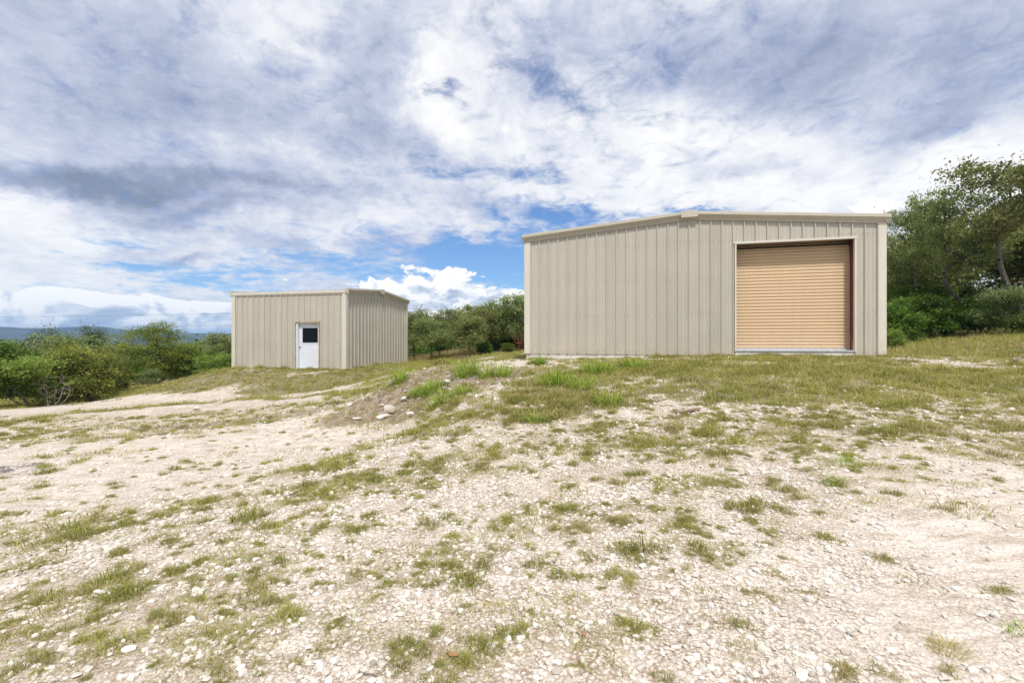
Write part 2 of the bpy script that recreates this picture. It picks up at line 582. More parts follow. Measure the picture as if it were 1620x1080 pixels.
SOIL = ellipses([    # bare brown earth and dead thatch
    (600, 635, 1.3, 1.0, 1.0), (640, 615, 1.3, 1.2, 1.0), (690, 608, 1.1, 1.2, .9), (560, 648, 1.0, .9, .85), (660, 640, .9, .8, .9), (735, 600, 1.1, 1.0, .85), (790, 592, .9, .9, .7), (620, 622, 1.2, 1.0, .95), (700, 625, .8, .8, .7), (760, 600, .9, 1.0, .6), (845, 590, .7, .7, .45), (1000, 600, .9, .5, .4),
    (330, 672, 2.2, .45, .75), (200, 690, 1.8, .35, .7), (450, 657, 2.0, .45, .6), (60, 665, 2, .4, .35), (370, 608, 2.2, .8, .5), (470, 592, 1.0, .3, .6), (130, 720, 1.4, .3, .4),
])
CHAR = ellipses([(5, 745, .75, .55, 1.0), (45, 738, .5, .25, .8), (300, 680, 1.2, .14, .6), (1560, 960, .5, .25, .30), (1480, 900, .45, .2, .22), (470, 715, .8, .25, .3), (370, 655, 1.4, .12, .5)])
HARD = ellipses([(1540, 860, .9, .9, 1.0), (1500, 1000, .5, .5, .9), (200, 715, 3.6, 2.6, 1.0), (480, 690, 2.8, 2.0, 1.0), (30, 780, 2.4, 1.6, .95), (380, 750, 1.6, 1.2, .8), (1620, 780, 1.6, 1.2, .9), (100, 640, 5, 2.5, .9)])


def masks(x, y):
    n1 = fbm(x * 1.1 + 31, y * 1.1, 4, .6)
    n2 = fbm(x * 3.3, y * 3.3 + 8, 3, .6)
    lush = cover(LUSH, x, y)
    woods = np.maximum(sstep(24, 27, y - 0.0 * x), np.maximum(sstep(-17.0, -19.0, x) * sstep(14, 17, y), sstep(13.5, 15.5, x) * sstep(12.6, 14, y)))
    lush = np.maximum(lush, woods)
    # the inside of the buildings and the bare strip at the garage corner
    lush = np.maximum(lush * (1 - .72 * cover(SOIL, x, y)) * (1 - linecover(BARE, x, y)), linecover(STRIPS, x, y) * .9)
    n3 = fbm(x * 5.5 + 2, y * 5.5, 3, .6)
    g_lush = sstep(.30, .70, lush * .95 + n1 * .34 + n2 * .26 + n3 * .30)
    tuft = cover(TUFTS, x, y)
    g_tuft = sstep(.34, .58, np.maximum(tuft * 1.1, .27) * .8 + n1 * .30 + n2 * .36 + n3 * .34)
    soil = np.clip(cover(SOIL, x, y) + n2 * .35 * (cover(SOIL, x, y) > .1), 0, 1)
    char = np.clip(cover(CHAR, x, y) * (0.8 + 1.2 * n2), 0, 1)
    hard = cover(HARD, x, y)
    return g_lush, g_tuft, soil, char, hard


# ------------------------------------------------------------------ materials
def new_mat(name):
    m = bpy.data.materials.new(name)
    m.use_nodes = True
    g = NG(m.node_tree)
    g.n.clear()
    out = g.node('ShaderNodeOutputMaterial')
    b = g.node('ShaderNodeBsdfPrincipled')
    g.l.new(b.outputs[0], out.inputs[0])
    return m, g, b, out


def obj_co(g):
    return g.node('ShaderNodeTexCoord').outputs['Object']


def metal_paint(name, col, rough=0.42, dirt=0.12, spec=0.4):
    m, g, b, _ = new_mat(name)
    co = obj_co(g)
    n = g.noise(co, 1.3, 5, .6)
    st = g.noise(g.mapping(co, scale=(9, 9, .6)), 1.0, 4, .6)
    v = g.m('ADD', g.m('MULTIPLY', n, .5), g.m('MULTIPLY', st, .5))
    low = tuple(c * (1 - dirt * 1.6) for c in col)
    c = g.mix(g.mr(v, .32, .68), tuple(low), tuple(min(1, k * (1 + dirt * .4)) for k in col))
    # splashed dust towards the ground
    zc = g.sep(co)[2]
    dust = g.m('MULTIPLY', g.mr(zc, 0.75, 0.0), g.mr(g.noise(co, 6, 5, .65), .40, .65))
    c = g.mix(g.m('MULTIPLY', dust, .55), c, (.52, .43, .33))
    ob = g.node('ShaderNodeObjectInfo').outputs['Random']
    c = g.vm('SCALE', c, s=g.mr(ob, 0, 1, .955, 1.03, 'LINEAR'))
    g.l.new(c, b.inputs['Base Color'])
    g.l.new(g.mr(n, .3, .7, rough - .07, rough + .1), b.inputs['Roughness'])
    b.inputs['Specular IOR Level'].default_value = spec
    oil = g.noise(g.mapping(co, scale=(3.0, 3.0, .35)), 1.0, 3, .5)
    g.l.new(g.bump(oil, .30, .03), b.inputs['Normal'])
    return m


def plain(name, col, rough=.6, vary=.12, scale=8, bump=.0, metallic=0.0):
    m, g, b, _ = new_mat(name)
    co = obj_co(g)
    n = g.noise(co, scale, 6, .6)
    lo = tuple(k * (1 - vary) for k in col)
    hi = tuple(min(1, k * (1 + vary)) for k in col)
    g.l.new(g.mix(g.mr(n, .3, .7), lo, hi), b.inputs['Base Color'])
    b.inputs['Roughness'].default_value = rough
    b.inputs['Metallic'].default_value = metallic
    if bump:
        g.l.new(g.bump(n, bump, .02), b.inputs['Normal'])
    return m


M = {}
M['wall'] = metal_paint('stone_coloured_steel', (.450, .425, .362), dirt=.05)
M['trim'] = metal_paint('ivory_trim_steel', (.60, .575, .50), dirt=.05)
M['fascia'] = metal_paint('stone_fascia_steel', (.485, .45, .38), dirt=.05)
M['roof'] = metal_paint('roof_steel', (.50, .47, .42), dirt=.10)
M['curtain'] = metal_paint('tan_curtain_steel', (.60, .435, .275), rough=.5, dirt=.04)
M['red'] = metal_paint('red_oxide_steel', (.155, .032, .030), rough=.5, dirt=.14)
M['galv'] = plain('galvanised_steel', (.50, .52, .55), .4, .15, 14, metallic=.4)
M['white'] = plain('white_door_paint', (.62, .655, .715), .45, .05, 5)
M['wood'] = plain('raw_timber', (.38, .275, .17), .7, .25, 9)
M['steel'] = plain('dull_brass', (.33, .27, .18), .35, .1, 20, metallic=.8)
M['board'] = plain('weathered_board', (.26, .19, .14), .8, .3, 20)
M['stick'] = plain('grey_dead_wood', (.21, .18, .155), .85, .3, 16, .4)
M['rust'] = plain('rusty_red_twigs', (.34, .085, .04), .8, .3, 10)
M['clod'] = plain('dark_earth', (.105, .062, .04), .95, .4, 14, .8)
M['leaf_dry'] = plain('dry_leaf', (.36, .20, .10), .7, .25, 18)
M['cable'] = plain('cable_black', (.05, .05, .055), .6, .1, 3)
M['screw'] = plain('screw_heads', (.20, .18, .15), .5, .1, 5)


def concrete():
    m, g, b, _ = new_mat('concrete')
    co = obj_co(g)
    n = g.noise(co, 3, 7, .65)
    f = g.noise(co, 40, 4, .7)
    c = g.mix(g.mr(n, .3, .7), (.50, .48, .45), (.70, .68, .65))
    g.l.new(c, b.inputs['Base Color'])
    b.inputs['Roughness'].default_value = .9
    g.l.new(g.bump(f, .5, .01), b.inputs['Normal'])
    return m


M['concrete'] = concrete()


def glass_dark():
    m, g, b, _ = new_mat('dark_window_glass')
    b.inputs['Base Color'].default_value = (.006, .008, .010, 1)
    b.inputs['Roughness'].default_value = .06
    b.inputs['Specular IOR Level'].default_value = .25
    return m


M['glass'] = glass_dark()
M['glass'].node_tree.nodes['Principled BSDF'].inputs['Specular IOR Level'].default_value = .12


def stone_mat(name, a, bb, cc):
    """pieces of limestone: colour by piece, fine grain by place"""
    m, g, b, _ = new_mat(name)
    co = obj_co(g)
    r = g.attr('piece')
    c = g.node('ShaderNodeValToRGB')
    g.l.new(r, c.inputs[0])
    c.color_ramp.elements[0].color = (*a, 1)
    c.color_ramp.elements[1].color = (*cc, 1)
    e = c.color_ramp.elements.new(.3)
    e.color = (*bb, 1)
    n = g.noise(co, 34, 6, .65)
    n2 = g.noise(co, 140, 3, .6)
    col = g.mix(g.mr(n, .35, .75), c.outputs[0], g.mix(.5, c.outputs[0], (.40, .31, .22)))
    g.l.new(col, b.inputs['Base Color'])
    b.inputs['Roughness'].default_value = .95
    b.inputs['Specular IOR Level'].default_value = .15
    g.l.new(g.bump(g.m('ADD', n, g.m('MULTIPLY', n2, .5)), .5, .006), b.inputs['Normal'])
    return m


M['stone'] = stone_mat('limestone_pieces', (.30, .265, .225), (.53, .49, .435), (.73, .71, .67))


def ground_mat():
    m, g, b, _ = new_mat('caliche_ground')
    co = obj_co(g)
    n = g.noise(co, .9, 6, .62)
    n2 = g.noise(co, 6.0, 6, .65)
    chips = g.vor(co, 42, out='Color')
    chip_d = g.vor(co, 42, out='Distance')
    chip2 = g.vor(co, 95, out='Color')
    chip2_d = g.vor(co, 95, out='Distance')
    base = g.mix(g.mr(n, .30, .70), (.46, .385, .315), (.675, .62, .55))
    cv = g.sep(chips)[0]
    cv2 = g.sep(chip2)[1]
    base = g.mix(g.mr(cv, .35, 1.0, 0, .7), base, (.82, .785, .73))
    base = g.mix(g.mr(cv2, .50, 1.0, 0, .7), base, (.33, .24, .165))
    hard = g.attr('hard')
    trk = g.noise(g.mapping(co, rot=(0, 0, R(-24)), scale=(.8, 3.6, 1)), 3.4, 8, .70)
    packed = g.mix(g.mr(trk, .34, .62), (.43, .355, .29), (.70, .645, .58))
    base = g.mix(g.m('MULTIPLY', hard, g.mr(n2, .25, .55, .35, .85)), base, packed)
    gap = g.m('MULTIPLY', g.mr(chip_d, .40, .66), g.mr(n2, .30, .62))  # crevice shade between the chips, painted into the base colour
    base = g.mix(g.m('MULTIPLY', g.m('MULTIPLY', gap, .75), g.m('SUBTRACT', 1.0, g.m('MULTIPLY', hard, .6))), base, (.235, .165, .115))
    soil = g.attr('soil')
    soilc = g.mix(g.mr(n2, .3, .7), (.17, .13, .10), (.36, .29, .225))
    base = g.mix(g.mr(g.m('ADD', soil, g.m('MULTIPLY', g.m('SUBTRACT', n2, .5), .7)), .25, .75), base, soilc)
    lush = g.attr('lush')
    thatch = g.mix(g.mr(n2, .3, .7), (.105, .10, .040), (.27, .225, .12))
    base = g.mix(g.mr(g.m('ADD', lush, g.m('MULTIPLY', g.m('SUBTRACT', n2, .5), .8)), .35, .85, 0, .85), base, thatch)
    tuft = g.attr('tuft')
    base = g.mix(g.m('MULTIPLY', g.mr(g.m('ADD', tuft, g.m('MULTIPLY', g.m('SUBTRACT', n2, .5), .8)), .3, .9), .3), base, (.27, .215, .125))
    char = g.attr('char')
    base = g.mix(g.mr(g.m('ADD', char, g.m('MULTIPLY', g.m('SUBTRACT', g.noise(co, 17, 5, .75), .52), 2.6)), .35, .95, 0, .85), base, (.075, .07, .075))
    far = g.attr('far')
    base = g.mix(far, base, g.mix(g.mr(g.noise(co, .05, 5, .7), .35, .65), (.035, .05, .02), (.085, .095, .04)))
    g.l.new(base, b.inputs['Base Color'])
    b.inputs['Roughness'].default_value = .96
    b.inputs['Specular IOR Level'].default_value = .12
    h = g.m('ADD', g.m('MULTIPLY', g.m('SUBTRACT', .6, chip_d), .8), g.m('MULTIPLY', g.m('SUBTRACT', .6, chip2_d), .35))
    h = g.m('ADD', h, g.m('MULTIPLY', n2, .8))
    g.l.new(g.bump(h, .9, .014), b.inputs['Normal'])
    return m


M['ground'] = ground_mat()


def leaf_mat(name, dark, light, trans=.45, rough=.55):
    m, g, b, out = new_mat(name)
    t = g.attr('tint')
    ob = g.node('ShaderNodeObjectInfo').outputs['Random']
    c = g.mix(t, dark, light)
    hsv = g.node('ShaderNodeHueSaturation')
    g.l.new(c, hsv.inputs['Color'])
    g.l.new(g.mr(ob, 0, 1, .475, .515, 'LINEAR'), hsv.inputs['Hue'])
    g.l.new(g.mr(ob, 0, 1, .85, 1.15, 'LINEAR'), hsv.inputs['Value'])
    g.l.new(hsv.outputs[0], b.inputs['Base Color'])
    b.inputs['Roughness'].default_value = rough
    b.inputs['Specular IOR Level'].default_value = .3
    tr = g.node('ShaderNodeBsdfTranslucent')
    g.l.new(g.mix(1.0, hsv.outputs[0], (1.0, 1.15, .55), 'MULTIPLY'), tr.inputs['Color'])
    mx = g.node('ShaderNodeMixShader')
    mx.inputs[0].default_value = trans
    g.l.new(b.outputs[0], mx.inputs[1])
    g.l.new(tr.outputs[0], mx.inputs[2])
    g.l.new(mx.outputs[0], out.inputs[0])
    return m


M['oak'] = leaf_mat('oak_leaves', (.11, .145, .050), (.38, .41, .17))
M['shrub'] = leaf_mat('shrub_leaves', (.055, .108, .020), (.205, .30, .050))
M['yellow'] = leaf_mat('yellow_green_leaves', (.105, .150, .034), (.36, .42, .095))
M['juniper'] = leaf_mat('juniper_leaves', (.055, .09, .034), (.175, .225, .07), .35)
M['greygreen'] = leaf_mat('grey_green_leaves', (.12, .15, .07), (.32, .36, .17))
M['mesquite'] = leaf_mat('feathery_leaves', (.10, .165, .03), (.35, .44, .08), .45)


def bark():
    m, g, b, _ = new_mat('bark')
    co = obj_co(g)
    n = g.noise(g.mapping(co, scale=(1, 1, .35)), 22, 6, .7)
    c = g.mix(g.mr(n, .35, .7), (.045, .036, .028), (.20, .175, .15))
    g.l.new(c, b.inputs['Base Color'])
    b.inputs['Roughness'].default_value = .92
    g.l.new(g.bump(n, .9, .03), b.inputs['Normal'])
    return m


M['bark'] = bark()


def grass_mat(name, lo, mid, hi, dry, trans=.35):
    """blade colour: green by 'tint', straw by 'dry'"""
    m, g, b, out = new_mat(name)
    c = g.node('ShaderNodeValToRGB')
    g.l.new(g.attr('tint'), c.inputs[0])
    c.color_ramp.elements[0].color = (*lo, 1)
    c.color_ramp.elements[1].color = (*hi, 1)
    e = c.color_ramp.elements.new(.5)
    e.color = (*mid, 1)
    col = g.mix(g.attr('dry'), c.outputs[0], dry)
    g.l.new(col, b.inputs['Base Color'])
    b.inputs['Roughness'].default_value = .6
    b.inputs['Specular IOR Level'].default_value = .25
    tr = g.node('ShaderNodeBsdfTranslucent')
    g.l.new(col, tr.inputs['Color'])
    mx = g.node('ShaderNodeMixShader')
    mx.inputs[0].default_value = trans
    g.l.new(b.outputs[0], mx.inputs[1])
    g.l.new(tr.outputs[0], mx.inputs[2])
    g.l.new(mx.outputs[0], out.inputs[0])
    return m


M['grass'] = grass_mat('grass_blades', (.135, .150, .030), (.265, .285, .050), (.44, .44, .09), (.56, .46, .23))
M['bright'] = grass_mat('bright_grass_blades', (.13, .22, .022), (.27, .42, .036), (.45, .58, .085), (.50, .40, .19))


def hill_mat():
    m, g, b, _ = new_mat('hill_scrub')
    co = obj_co(g)
    n = g.noise(co, .012, 7, .7)
    c = g.mix(g.mr(n, .38, .62), (.012, .022, .014), (.055, .06, .04))
    g.l.new(c, b.inputs['Base Color'])
    b.inputs['Roughness'].default_value = 1
    return m


M['hill'] = hill_mat()


# ------------------------------------------------------------------ ground sheet
def axis(lo, hi, fine_lo, fine_hi, step, grow=1.13):
    a = list(np.arange(fine_lo, fine_hi, step))
    s, x = step, fine_hi
    while x < hi:
        a.append(x)
        s *= grow
        x += s
    a.append(hi)
    s, x, left = step, fine_lo, []
    while x > lo:
        s *= grow
        x -= s
        left.append(max(x, lo))
    return np.array(sorted(set(left + a)))


def build_ground():
    xs = axis(-6500, 6500, -10.0, 10.5, .062)
    ys = axis(-3000, 6500, 1.4, 14.0, .062, 1.10)
    X, Y = np.meshgrid(xs, ys)
    Z = height(X, Y)
    lush, tuft, soil, char, hard = masks(X.ravel(), Y.ravel())
    far = sstep(40, 70, np.hypot(X, Y)).ravel()
    nx, ny = len(xs), len(ys)
    idx = np.arange(nx * ny).reshape(ny, nx)
    q = np.stack([idx[:-1, :-1], idx[:-1, 1:], idx[1:, 1:], idx[1:, :-1]], -1).reshape(-1, 4)
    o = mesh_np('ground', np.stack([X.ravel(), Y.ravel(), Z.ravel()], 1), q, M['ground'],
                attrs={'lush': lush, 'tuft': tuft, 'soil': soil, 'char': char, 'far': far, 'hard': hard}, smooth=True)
    tag(o, 'pale caliche ground with a worn track, banks and grassy building pads', kind='structure')


build_ground()


def build_hills():
    ridge = [(-500, 530), (-260, 522), (-120, 520), (0, 516.5), (40, 519), (75, 519.5), (105, 517.5), (140, 516), (170, 518), (205, 521.5), (260, 524), (300, 526.5),
             (335, 527.5), (368, 528.5), (480, 529), (600, 531), (760, 533), (1000, 534), (1400, 531), (2000, 527), (3500, 530)]
    us = np.array([r[0] for r in ridge], float)
    vs = np.array([r[1] for r in ridge], float)
    azs = np.linspace(-1.05, 1.05, 460)
    uu = 810 + FPX * np.tan(azs)
    D = 3000.0
    crest = EYE + (540 - np.interp(uu, us, vs)) / FPX * D * np.cos(azs)
    prof = [(-900, 0.0), (-760, .06), (-620, .20), (-480, .40), (-340, .60), (-200, .80), (-90, .94), (0, 1.0), (120, .97), (400, .7), (900, .1), (1100, -.1)]
    V = []
    for dd, hgt in prof:
        r = D + dd + 90 * fbm(azs * 9 + dd * .002, azs * 0 + 3, 3)
        n = fbm(azs * 26, np.full_like(azs, dd * .004), 4) * 9 * (1 - abs(hgt - .5)) * (dd < -20)
        nc = fbm(azs * 160, np.full_like(azs, 7.7), 3) * 1.6
        z = -14 + (crest + 14) * hgt + n + nc * (hgt > .9)
        V.append(np.stack([np.sin(azs) * r, np.cos(azs) * r, z], 1))
    V = np.concatenate(V)
    nx, ny = len(azs), len(prof)
    idx = np.arange(nx * ny).reshape(ny, nx)
    q = np.stack([idx[:-1, :-1], idx[:-1, 1:], idx[1:, 1:], idx[1:, :-1]], -1).reshape(-1, 4)
    o = mesh_np('hills', V, q, M['hill'], smooth=True)
    tag(o, 'long low wooded hills turned blue by distance', kind='structure')
    # the air between here and the hills
    b = MB().box((-7200, -3600, -18), (7200, 7200, 135))
    m = bpy.data.materials.new('haze_air')
    m.use_nodes = True
    g = NG(m.node_tree)
    g.n.clear()
    out = g.node('ShaderNodeOutputMaterial')
    pv = g.node('ShaderNodeVolumePrincipled')
    pv.inputs['Color'].default_value = (.33, .60, 1.0, 1)
    pv.inputs['Density'].default_value = .00020
    pv.inputs['Anisotropy'].default_value = .0
    g.l.new(pv.outputs[0], out.inputs['Volume'])
    h = b.build('haze', m)
    tag(h, 'thin blue haze over the far country', kind='stuff')


build_hills()


# ------------------------------------------------------------------ steel buildings
PITCH = .304
RIB = [(-.030, 0), (-.015, .042), (.015, .042), (.030, 0), (.088, 0), (.095, .006), (.117, .006), (.124, 0), (.180, 0), (.187, .006), (.209, .006), (.216, 0)]


def strip(mb, org, ax, nrm, x0, x1, zb, zt, rib_at):
    """one ribbed strip of wall sheet from x0 to x1; rib centred on rib_at; zb, zt functions of x"""
    pts = [(rib_at + a, h) for a, h in RIB if x0 - 1e-6 <= rib_at + a <= x1 + 1e-6]
    if not pts or pts[0][0] > x0 + 1e-4:
        pts.insert(0, (x0, 0))
    if pts[-1][0] < x1 - 1e-4:
        pts.append((x1, 0))
    lo = [org + ax * x + nrm * h + Vector((0, 0, zb(x))) for x, h in pts]
    hi = [org + ax * x + nrm * h + Vector((0, 0, zt(x))) for x, h in pts]
    mb.sweep(lo, hi, closed=False, caps=False)


def panel_wall(parent, org, ax, nrm, length, first_rib, zb, zt, holes=(), split=True, name='wall_panel'):
    org, ax, nrm = Vector(org), Vector(ax), Vector(nrm)
    edges = [0.0]
    ribs = [None]
    r = first_rib
    while r - .030 < length - .02:
        if r - .030 > .03:
            edges.append(r - .030)
            ribs.append(r)
        else:
            ribs[0] = r
        r += PITCH
    edges.append(length)
    joined = MB()
    for i in range(len(edges) - 1):
        a, b = edges[i], edges[i + 1]
        rb = ribs[i] if ribs[i] is not None else a - 9
        mb = MB() if split else joined
        cuts = sorted({a, b} | {h for ho in holes for h in ho[:2] if a < h < b})
        for c0, c1 in zip(cuts[:-1], cuts[1:]):
            mid = (c0 + c1) / 2
            ho = next((q for q in holes if q[0] <= mid <= q[1]), None)
            if ho is None:
                strip(mb, org, ax, nrm, c0, c1, zb, zt, rb)
            else:
                if ho[2] > zb(mid) + .05:
                    strip(mb, org, ax, nrm, c0, c1, zb, lambda x, h=ho[2]: h, rb)
                strip(mb, org, ax, nrm, c0, c1, lambda x, h=ho[3]: h, zt, rb)
        if split:
            mb.build(name, M['wall'], parent)
    if not split:
        joined.build(name, M['wall'], parent)


RAKE = [(0, -.005), (.048, -.005), (.048, .028), (.052, .040), (.150, .138), (.160, .140), (.160, .222), (.150, .230), (0, .230)]


def rake(parent, org, ax, nrm, p0, p1, name='rake_trim'):
    """sculptured gable trim from (x,z) p0 to p1 along a wall"""
    org, ax, nrm = Vector(org), Vector(ax), Vector(nrm)
    ring = lambda p: [org + ax * p[0] + nrm * o + Vector((0, 0, p[1] + u)) for o, u in RAKE]
    return MB().sweep(ring(p0), ring(p1)).build(name, M['fascia'], parent)


def corner(parent, x, y, sx, sy, z0, z1, w=.14, t=.046):
    """folded corner angle; sx, sy: outward signs"""
    pts = [(x + sx * t, y + sy * t), (x - sx * w, y + sy * t), (x - sx * (w + .004), y + sy * .002), (x - sx * .002, y + sy * .002),
           (x - sx * .002, y - sy * .002), (x + sx * .002, y - sy * (w + .004)), (x + sx * t, y - sy * w)]
    pts = [(x + sx * t, y + sy * t), (x - sx * w, y + sy * t), (x - sx * w, y), (x, y), (x, y - sy * w), (x + sx * t, y - sy * w)]
    return MB().sweep([(a, b, z0) for a, b in pts], [(a, b, z1) for a, b in pts]).build('corner_trim', M['trim'], parent, bevel=.006)


def gable_roof(parent, x0, x1, y0, y1, ze, rise, along='y', eave=.10):
    """two ribbed slopes; ridge along y (along='y') or along x; returns nothing"""
    for side in (-1, 1):
        mb = MB()
        if along == 'y':
            half, ln, mid = (x1 - x0) / 2, y1 - y0, (x0 + x1) / 2
        else:
            half, ln, mid = (y1 - y0) / 2, x1 - x0, (y0 + y1) / 2
        lo, hi = [], []
        s = 0.0
        prof = []
        while s < ln:
            for a, h in ((0, .0), (.05, 0), (.062, .036), (.09, .036), (.102, 0)):
                if s + a <= ln:
                    prof.append((s + a, h))
            s += PITCH
        prof.append((ln, 0))
        k = rise / half
        for a, h in prof:
            e, r = half + eave, 0.0
            ze_, zr_ = ze - eave * k + h, ze + rise + h
            if along == 'y':
                lo.append((mid + side * e, y0 + a, ze_))
                hi.append((mid, y0 + a, zr_))
            else:
                lo.append((x0 + a, mid + side * e, ze_))
                hi.append((x0 + a, mid, zr_))
        mb.sweep(lo, hi, closed=False, caps=False)
        mb.build('roof_slope', M['roof'], parent)


def gutter(parent, a, b, out, z):
    """box gutter from point a to b (x,y), 'out' unit vector away from the wall"""
    pr = [(0, 0), (.07, 0), (.10, .03), (.10, .16), (.085, .17), (0, .17)]
    ring = lambda p: [(p[0] + out[0] * o, p[1] + out[1] * o, z + u) for o, u in pr]
    return MB().sweep(ring(a), ring(b)).build('eave_gutter', M['fascia'], parent)


def screws(parent, spots, nrm):
    mb = MB()
    n = Vector(nrm)
    for p in spots:
        p = Vector(p)
        mb.tube(p, p + n * .008, .011, .008, 6)
    o = mb.build('screw_heads', M['screw'], parent)
    o['kind'] = 'stuff'


def build_garage():
    W, D, H, RISE = 10.03, 12.2, 3.60, .42
    g = empty('garage', (.4536, 15.77, 1.22), math.atan2(-2.58, 9.69))
    tag(g, 'larger stone coloured steel garage with a tan roll-up door on the right', 'garage')
    X, Yn = (1, 0, 0), (0, -1, 0)
    top = lambda x: H + .02 + RISE * (1 - abs(x - W / 2) / (W / 2))
    flat = lambda x: H + .05
    dx0, dx1, dz0, dz1 = 6.27, 9.35, 0.12, 3.21
    first = W / 2 - 16 * PITCH
    panel_wall(g, (0, 0, 0), X, Yn, W, first, lambda x: 0.0, top, [(dx0, dx1, -1, dz1)])
    panel_wall(g, (0, D, 0), (0, -1, 0), (-1, 0, 0), D, .15, lambda x: 0.0, flat, split=False, name='side_wall')
    panel_wall(g, (W, 0, 0), (0, 1, 0), (1, 0, 0), D, .15, lambda x: 0.0, flat, split=False, name='side_wall')
    panel_wall(g, (W, D, 0), (-1, 0, 0), (0, 1, 0), W, first, lambda x: 0.0, top, split=False, name='back_wall')
    gable_roof(g, 0, W, -.04, D + .04, H + .20, RISE, 'y', .10)
    # gable trim, its ridge box and the folded corners
    rake(g, (0, 0, 0), X, Yn, (-.10, H - .008), (W / 2, H + RISE))
    rake(g, (0, 0, 0), X, Yn, (W / 2, H + RISE), (W + .10, H - .008))
    k = RISE / (W / 2)
    c, w = W / 2, .235
    zc = H + RISE
    front = [(c - w, zc + .045 - w * k * .3), (c + w, zc + .045 - w * k * .3), (c + w, zc + .250 - w * k), (c, zc + .256), (c - w, zc + .250 - w * k)]
    MB().sweep([(x, -.170, z) for x, z in front], [(x, -.02, z) for x, z in front]).build('ridge_cap', M['fascia'], g, bevel=.005)
    for x, y, sx, sy in ((0, 0, -1, -1), (W, 0, 1, -1), (0, D, -1, 1), (W, D, 1, 1)):
        corner(g, x, y, sx, sy, -.01, H + .01)
    gutter(g, (-.002, -.10), (-.002, D), (-1, 0), H + .03)
    gutter(g, (W + .002, -.10), (W + .002, D), (1, 0), H + .03)
    # floor slab
    sl = MB().box((.01, .012, -.45), (W - .01, D - .012, dz0))
    sl.build('floor_slab', M['concrete'], g, bevel=.008)
    MB().box((dx0 + .01, -.03, -.30), (dx1 - .01, .010, dz0 - .035)).build('door_apron', M['concrete'], g, bevel=.008)
    # door opening
    for x0, x1 in ((dx0 - .005, dx0 + .042), (dx1 - .042, dx1 + .005)):
        MB().box((x0, -.075, dz0 - .03), (x1, .03, dz1 + .002)).build('jamb_trim', M['trim'], g, bevel=.004)
    MB().box((dx0 - .03, -.085, dz1 + .003), (dx1 + .03, .03, dz1 + .055)).build('head_trim', M['trim'], g, bevel=.004)
    for x0, x1 in ((dx0 - .06, dx0 + .030), (dx1 - .030, dx1 + .06)):
        MB().box((x0, .032, dz0), (x1, .34, dz1 + .20)).build('door_post', M['red'], g, bevel=.004)
    MB().box((dx0 - .06, .033, dz1 + .02), (dx1 + .06, .14, dz1 + .20)).build('door_lintel', M['red'], g)
    # corrugated curtain and the coil it rolls onto
    lo, hi = [], []
    z, zt = dz0 + .055, dz1 - .085
    ycur = .30
    p = .0935
    while z < zt:
        for a, d in ((0, 0), (.010, .013), (.024, .019), (.047, .021), (.070, .019), (.0835, .013)):
            if z + a < zt:
                yy = ycur - d + .10 * max(0.0, (z - dz0 - 2.3) / .75) ** 2
                lo.append((dx0 + .03, yy, z + a))
                hi.append((dx1 - .03, yy, z + a))
        z += p
    MB().sweep(lo, hi, closed=False, caps=False).build('door_curtain', M['curtain'], g)
    MB().tube((dx0 - .03, .62, dz1 + .24), (dx1 + .03, .62, dz1 + .24), .22, .22, 24).build('door_coil', M['curtain'], g, smooth=False)
    MB().box((dx0 + .03, .40, dz1 - .035), (dx1 - .03, .43, dz1 - .008)).build('stop_bar', M['wood'], g)
    MB().box((dx0 + .03, .22, dz0 + .004), (dx1 - .03, .315, dz0 + .058)).build('bottom_bar', M['galv'], g, bevel=.004)
    MB().box((dx0 + .01, -.055, dz0 - .03), (dx1 - .01, .03, dz0 + .012)).build('threshold', M['galv'], g, bevel=.004)
    # base angle under the sheets
    MB().box((.05, -.006, -.028), (dx0 - .02, .004, -.002)).build('base_angle', M['wall'], g)
    sp = []
    for kk in range(-16, 17):
        x = c + kk * PITCH
        for zz in (.08, 1.18, 2.22, 3.35):
            for dx in (-.06, .06):
                xx = x + dx
                if .2 < xx < W - .2 and not (dx0 - .1 < xx < dx1 + .1 and zz < dz1 + .05):
                    sp.append((xx, -.001, zz + .012 * ((kk * 7) % 3 - 1)))
    screws(g, sp, Yn)


build_garage()


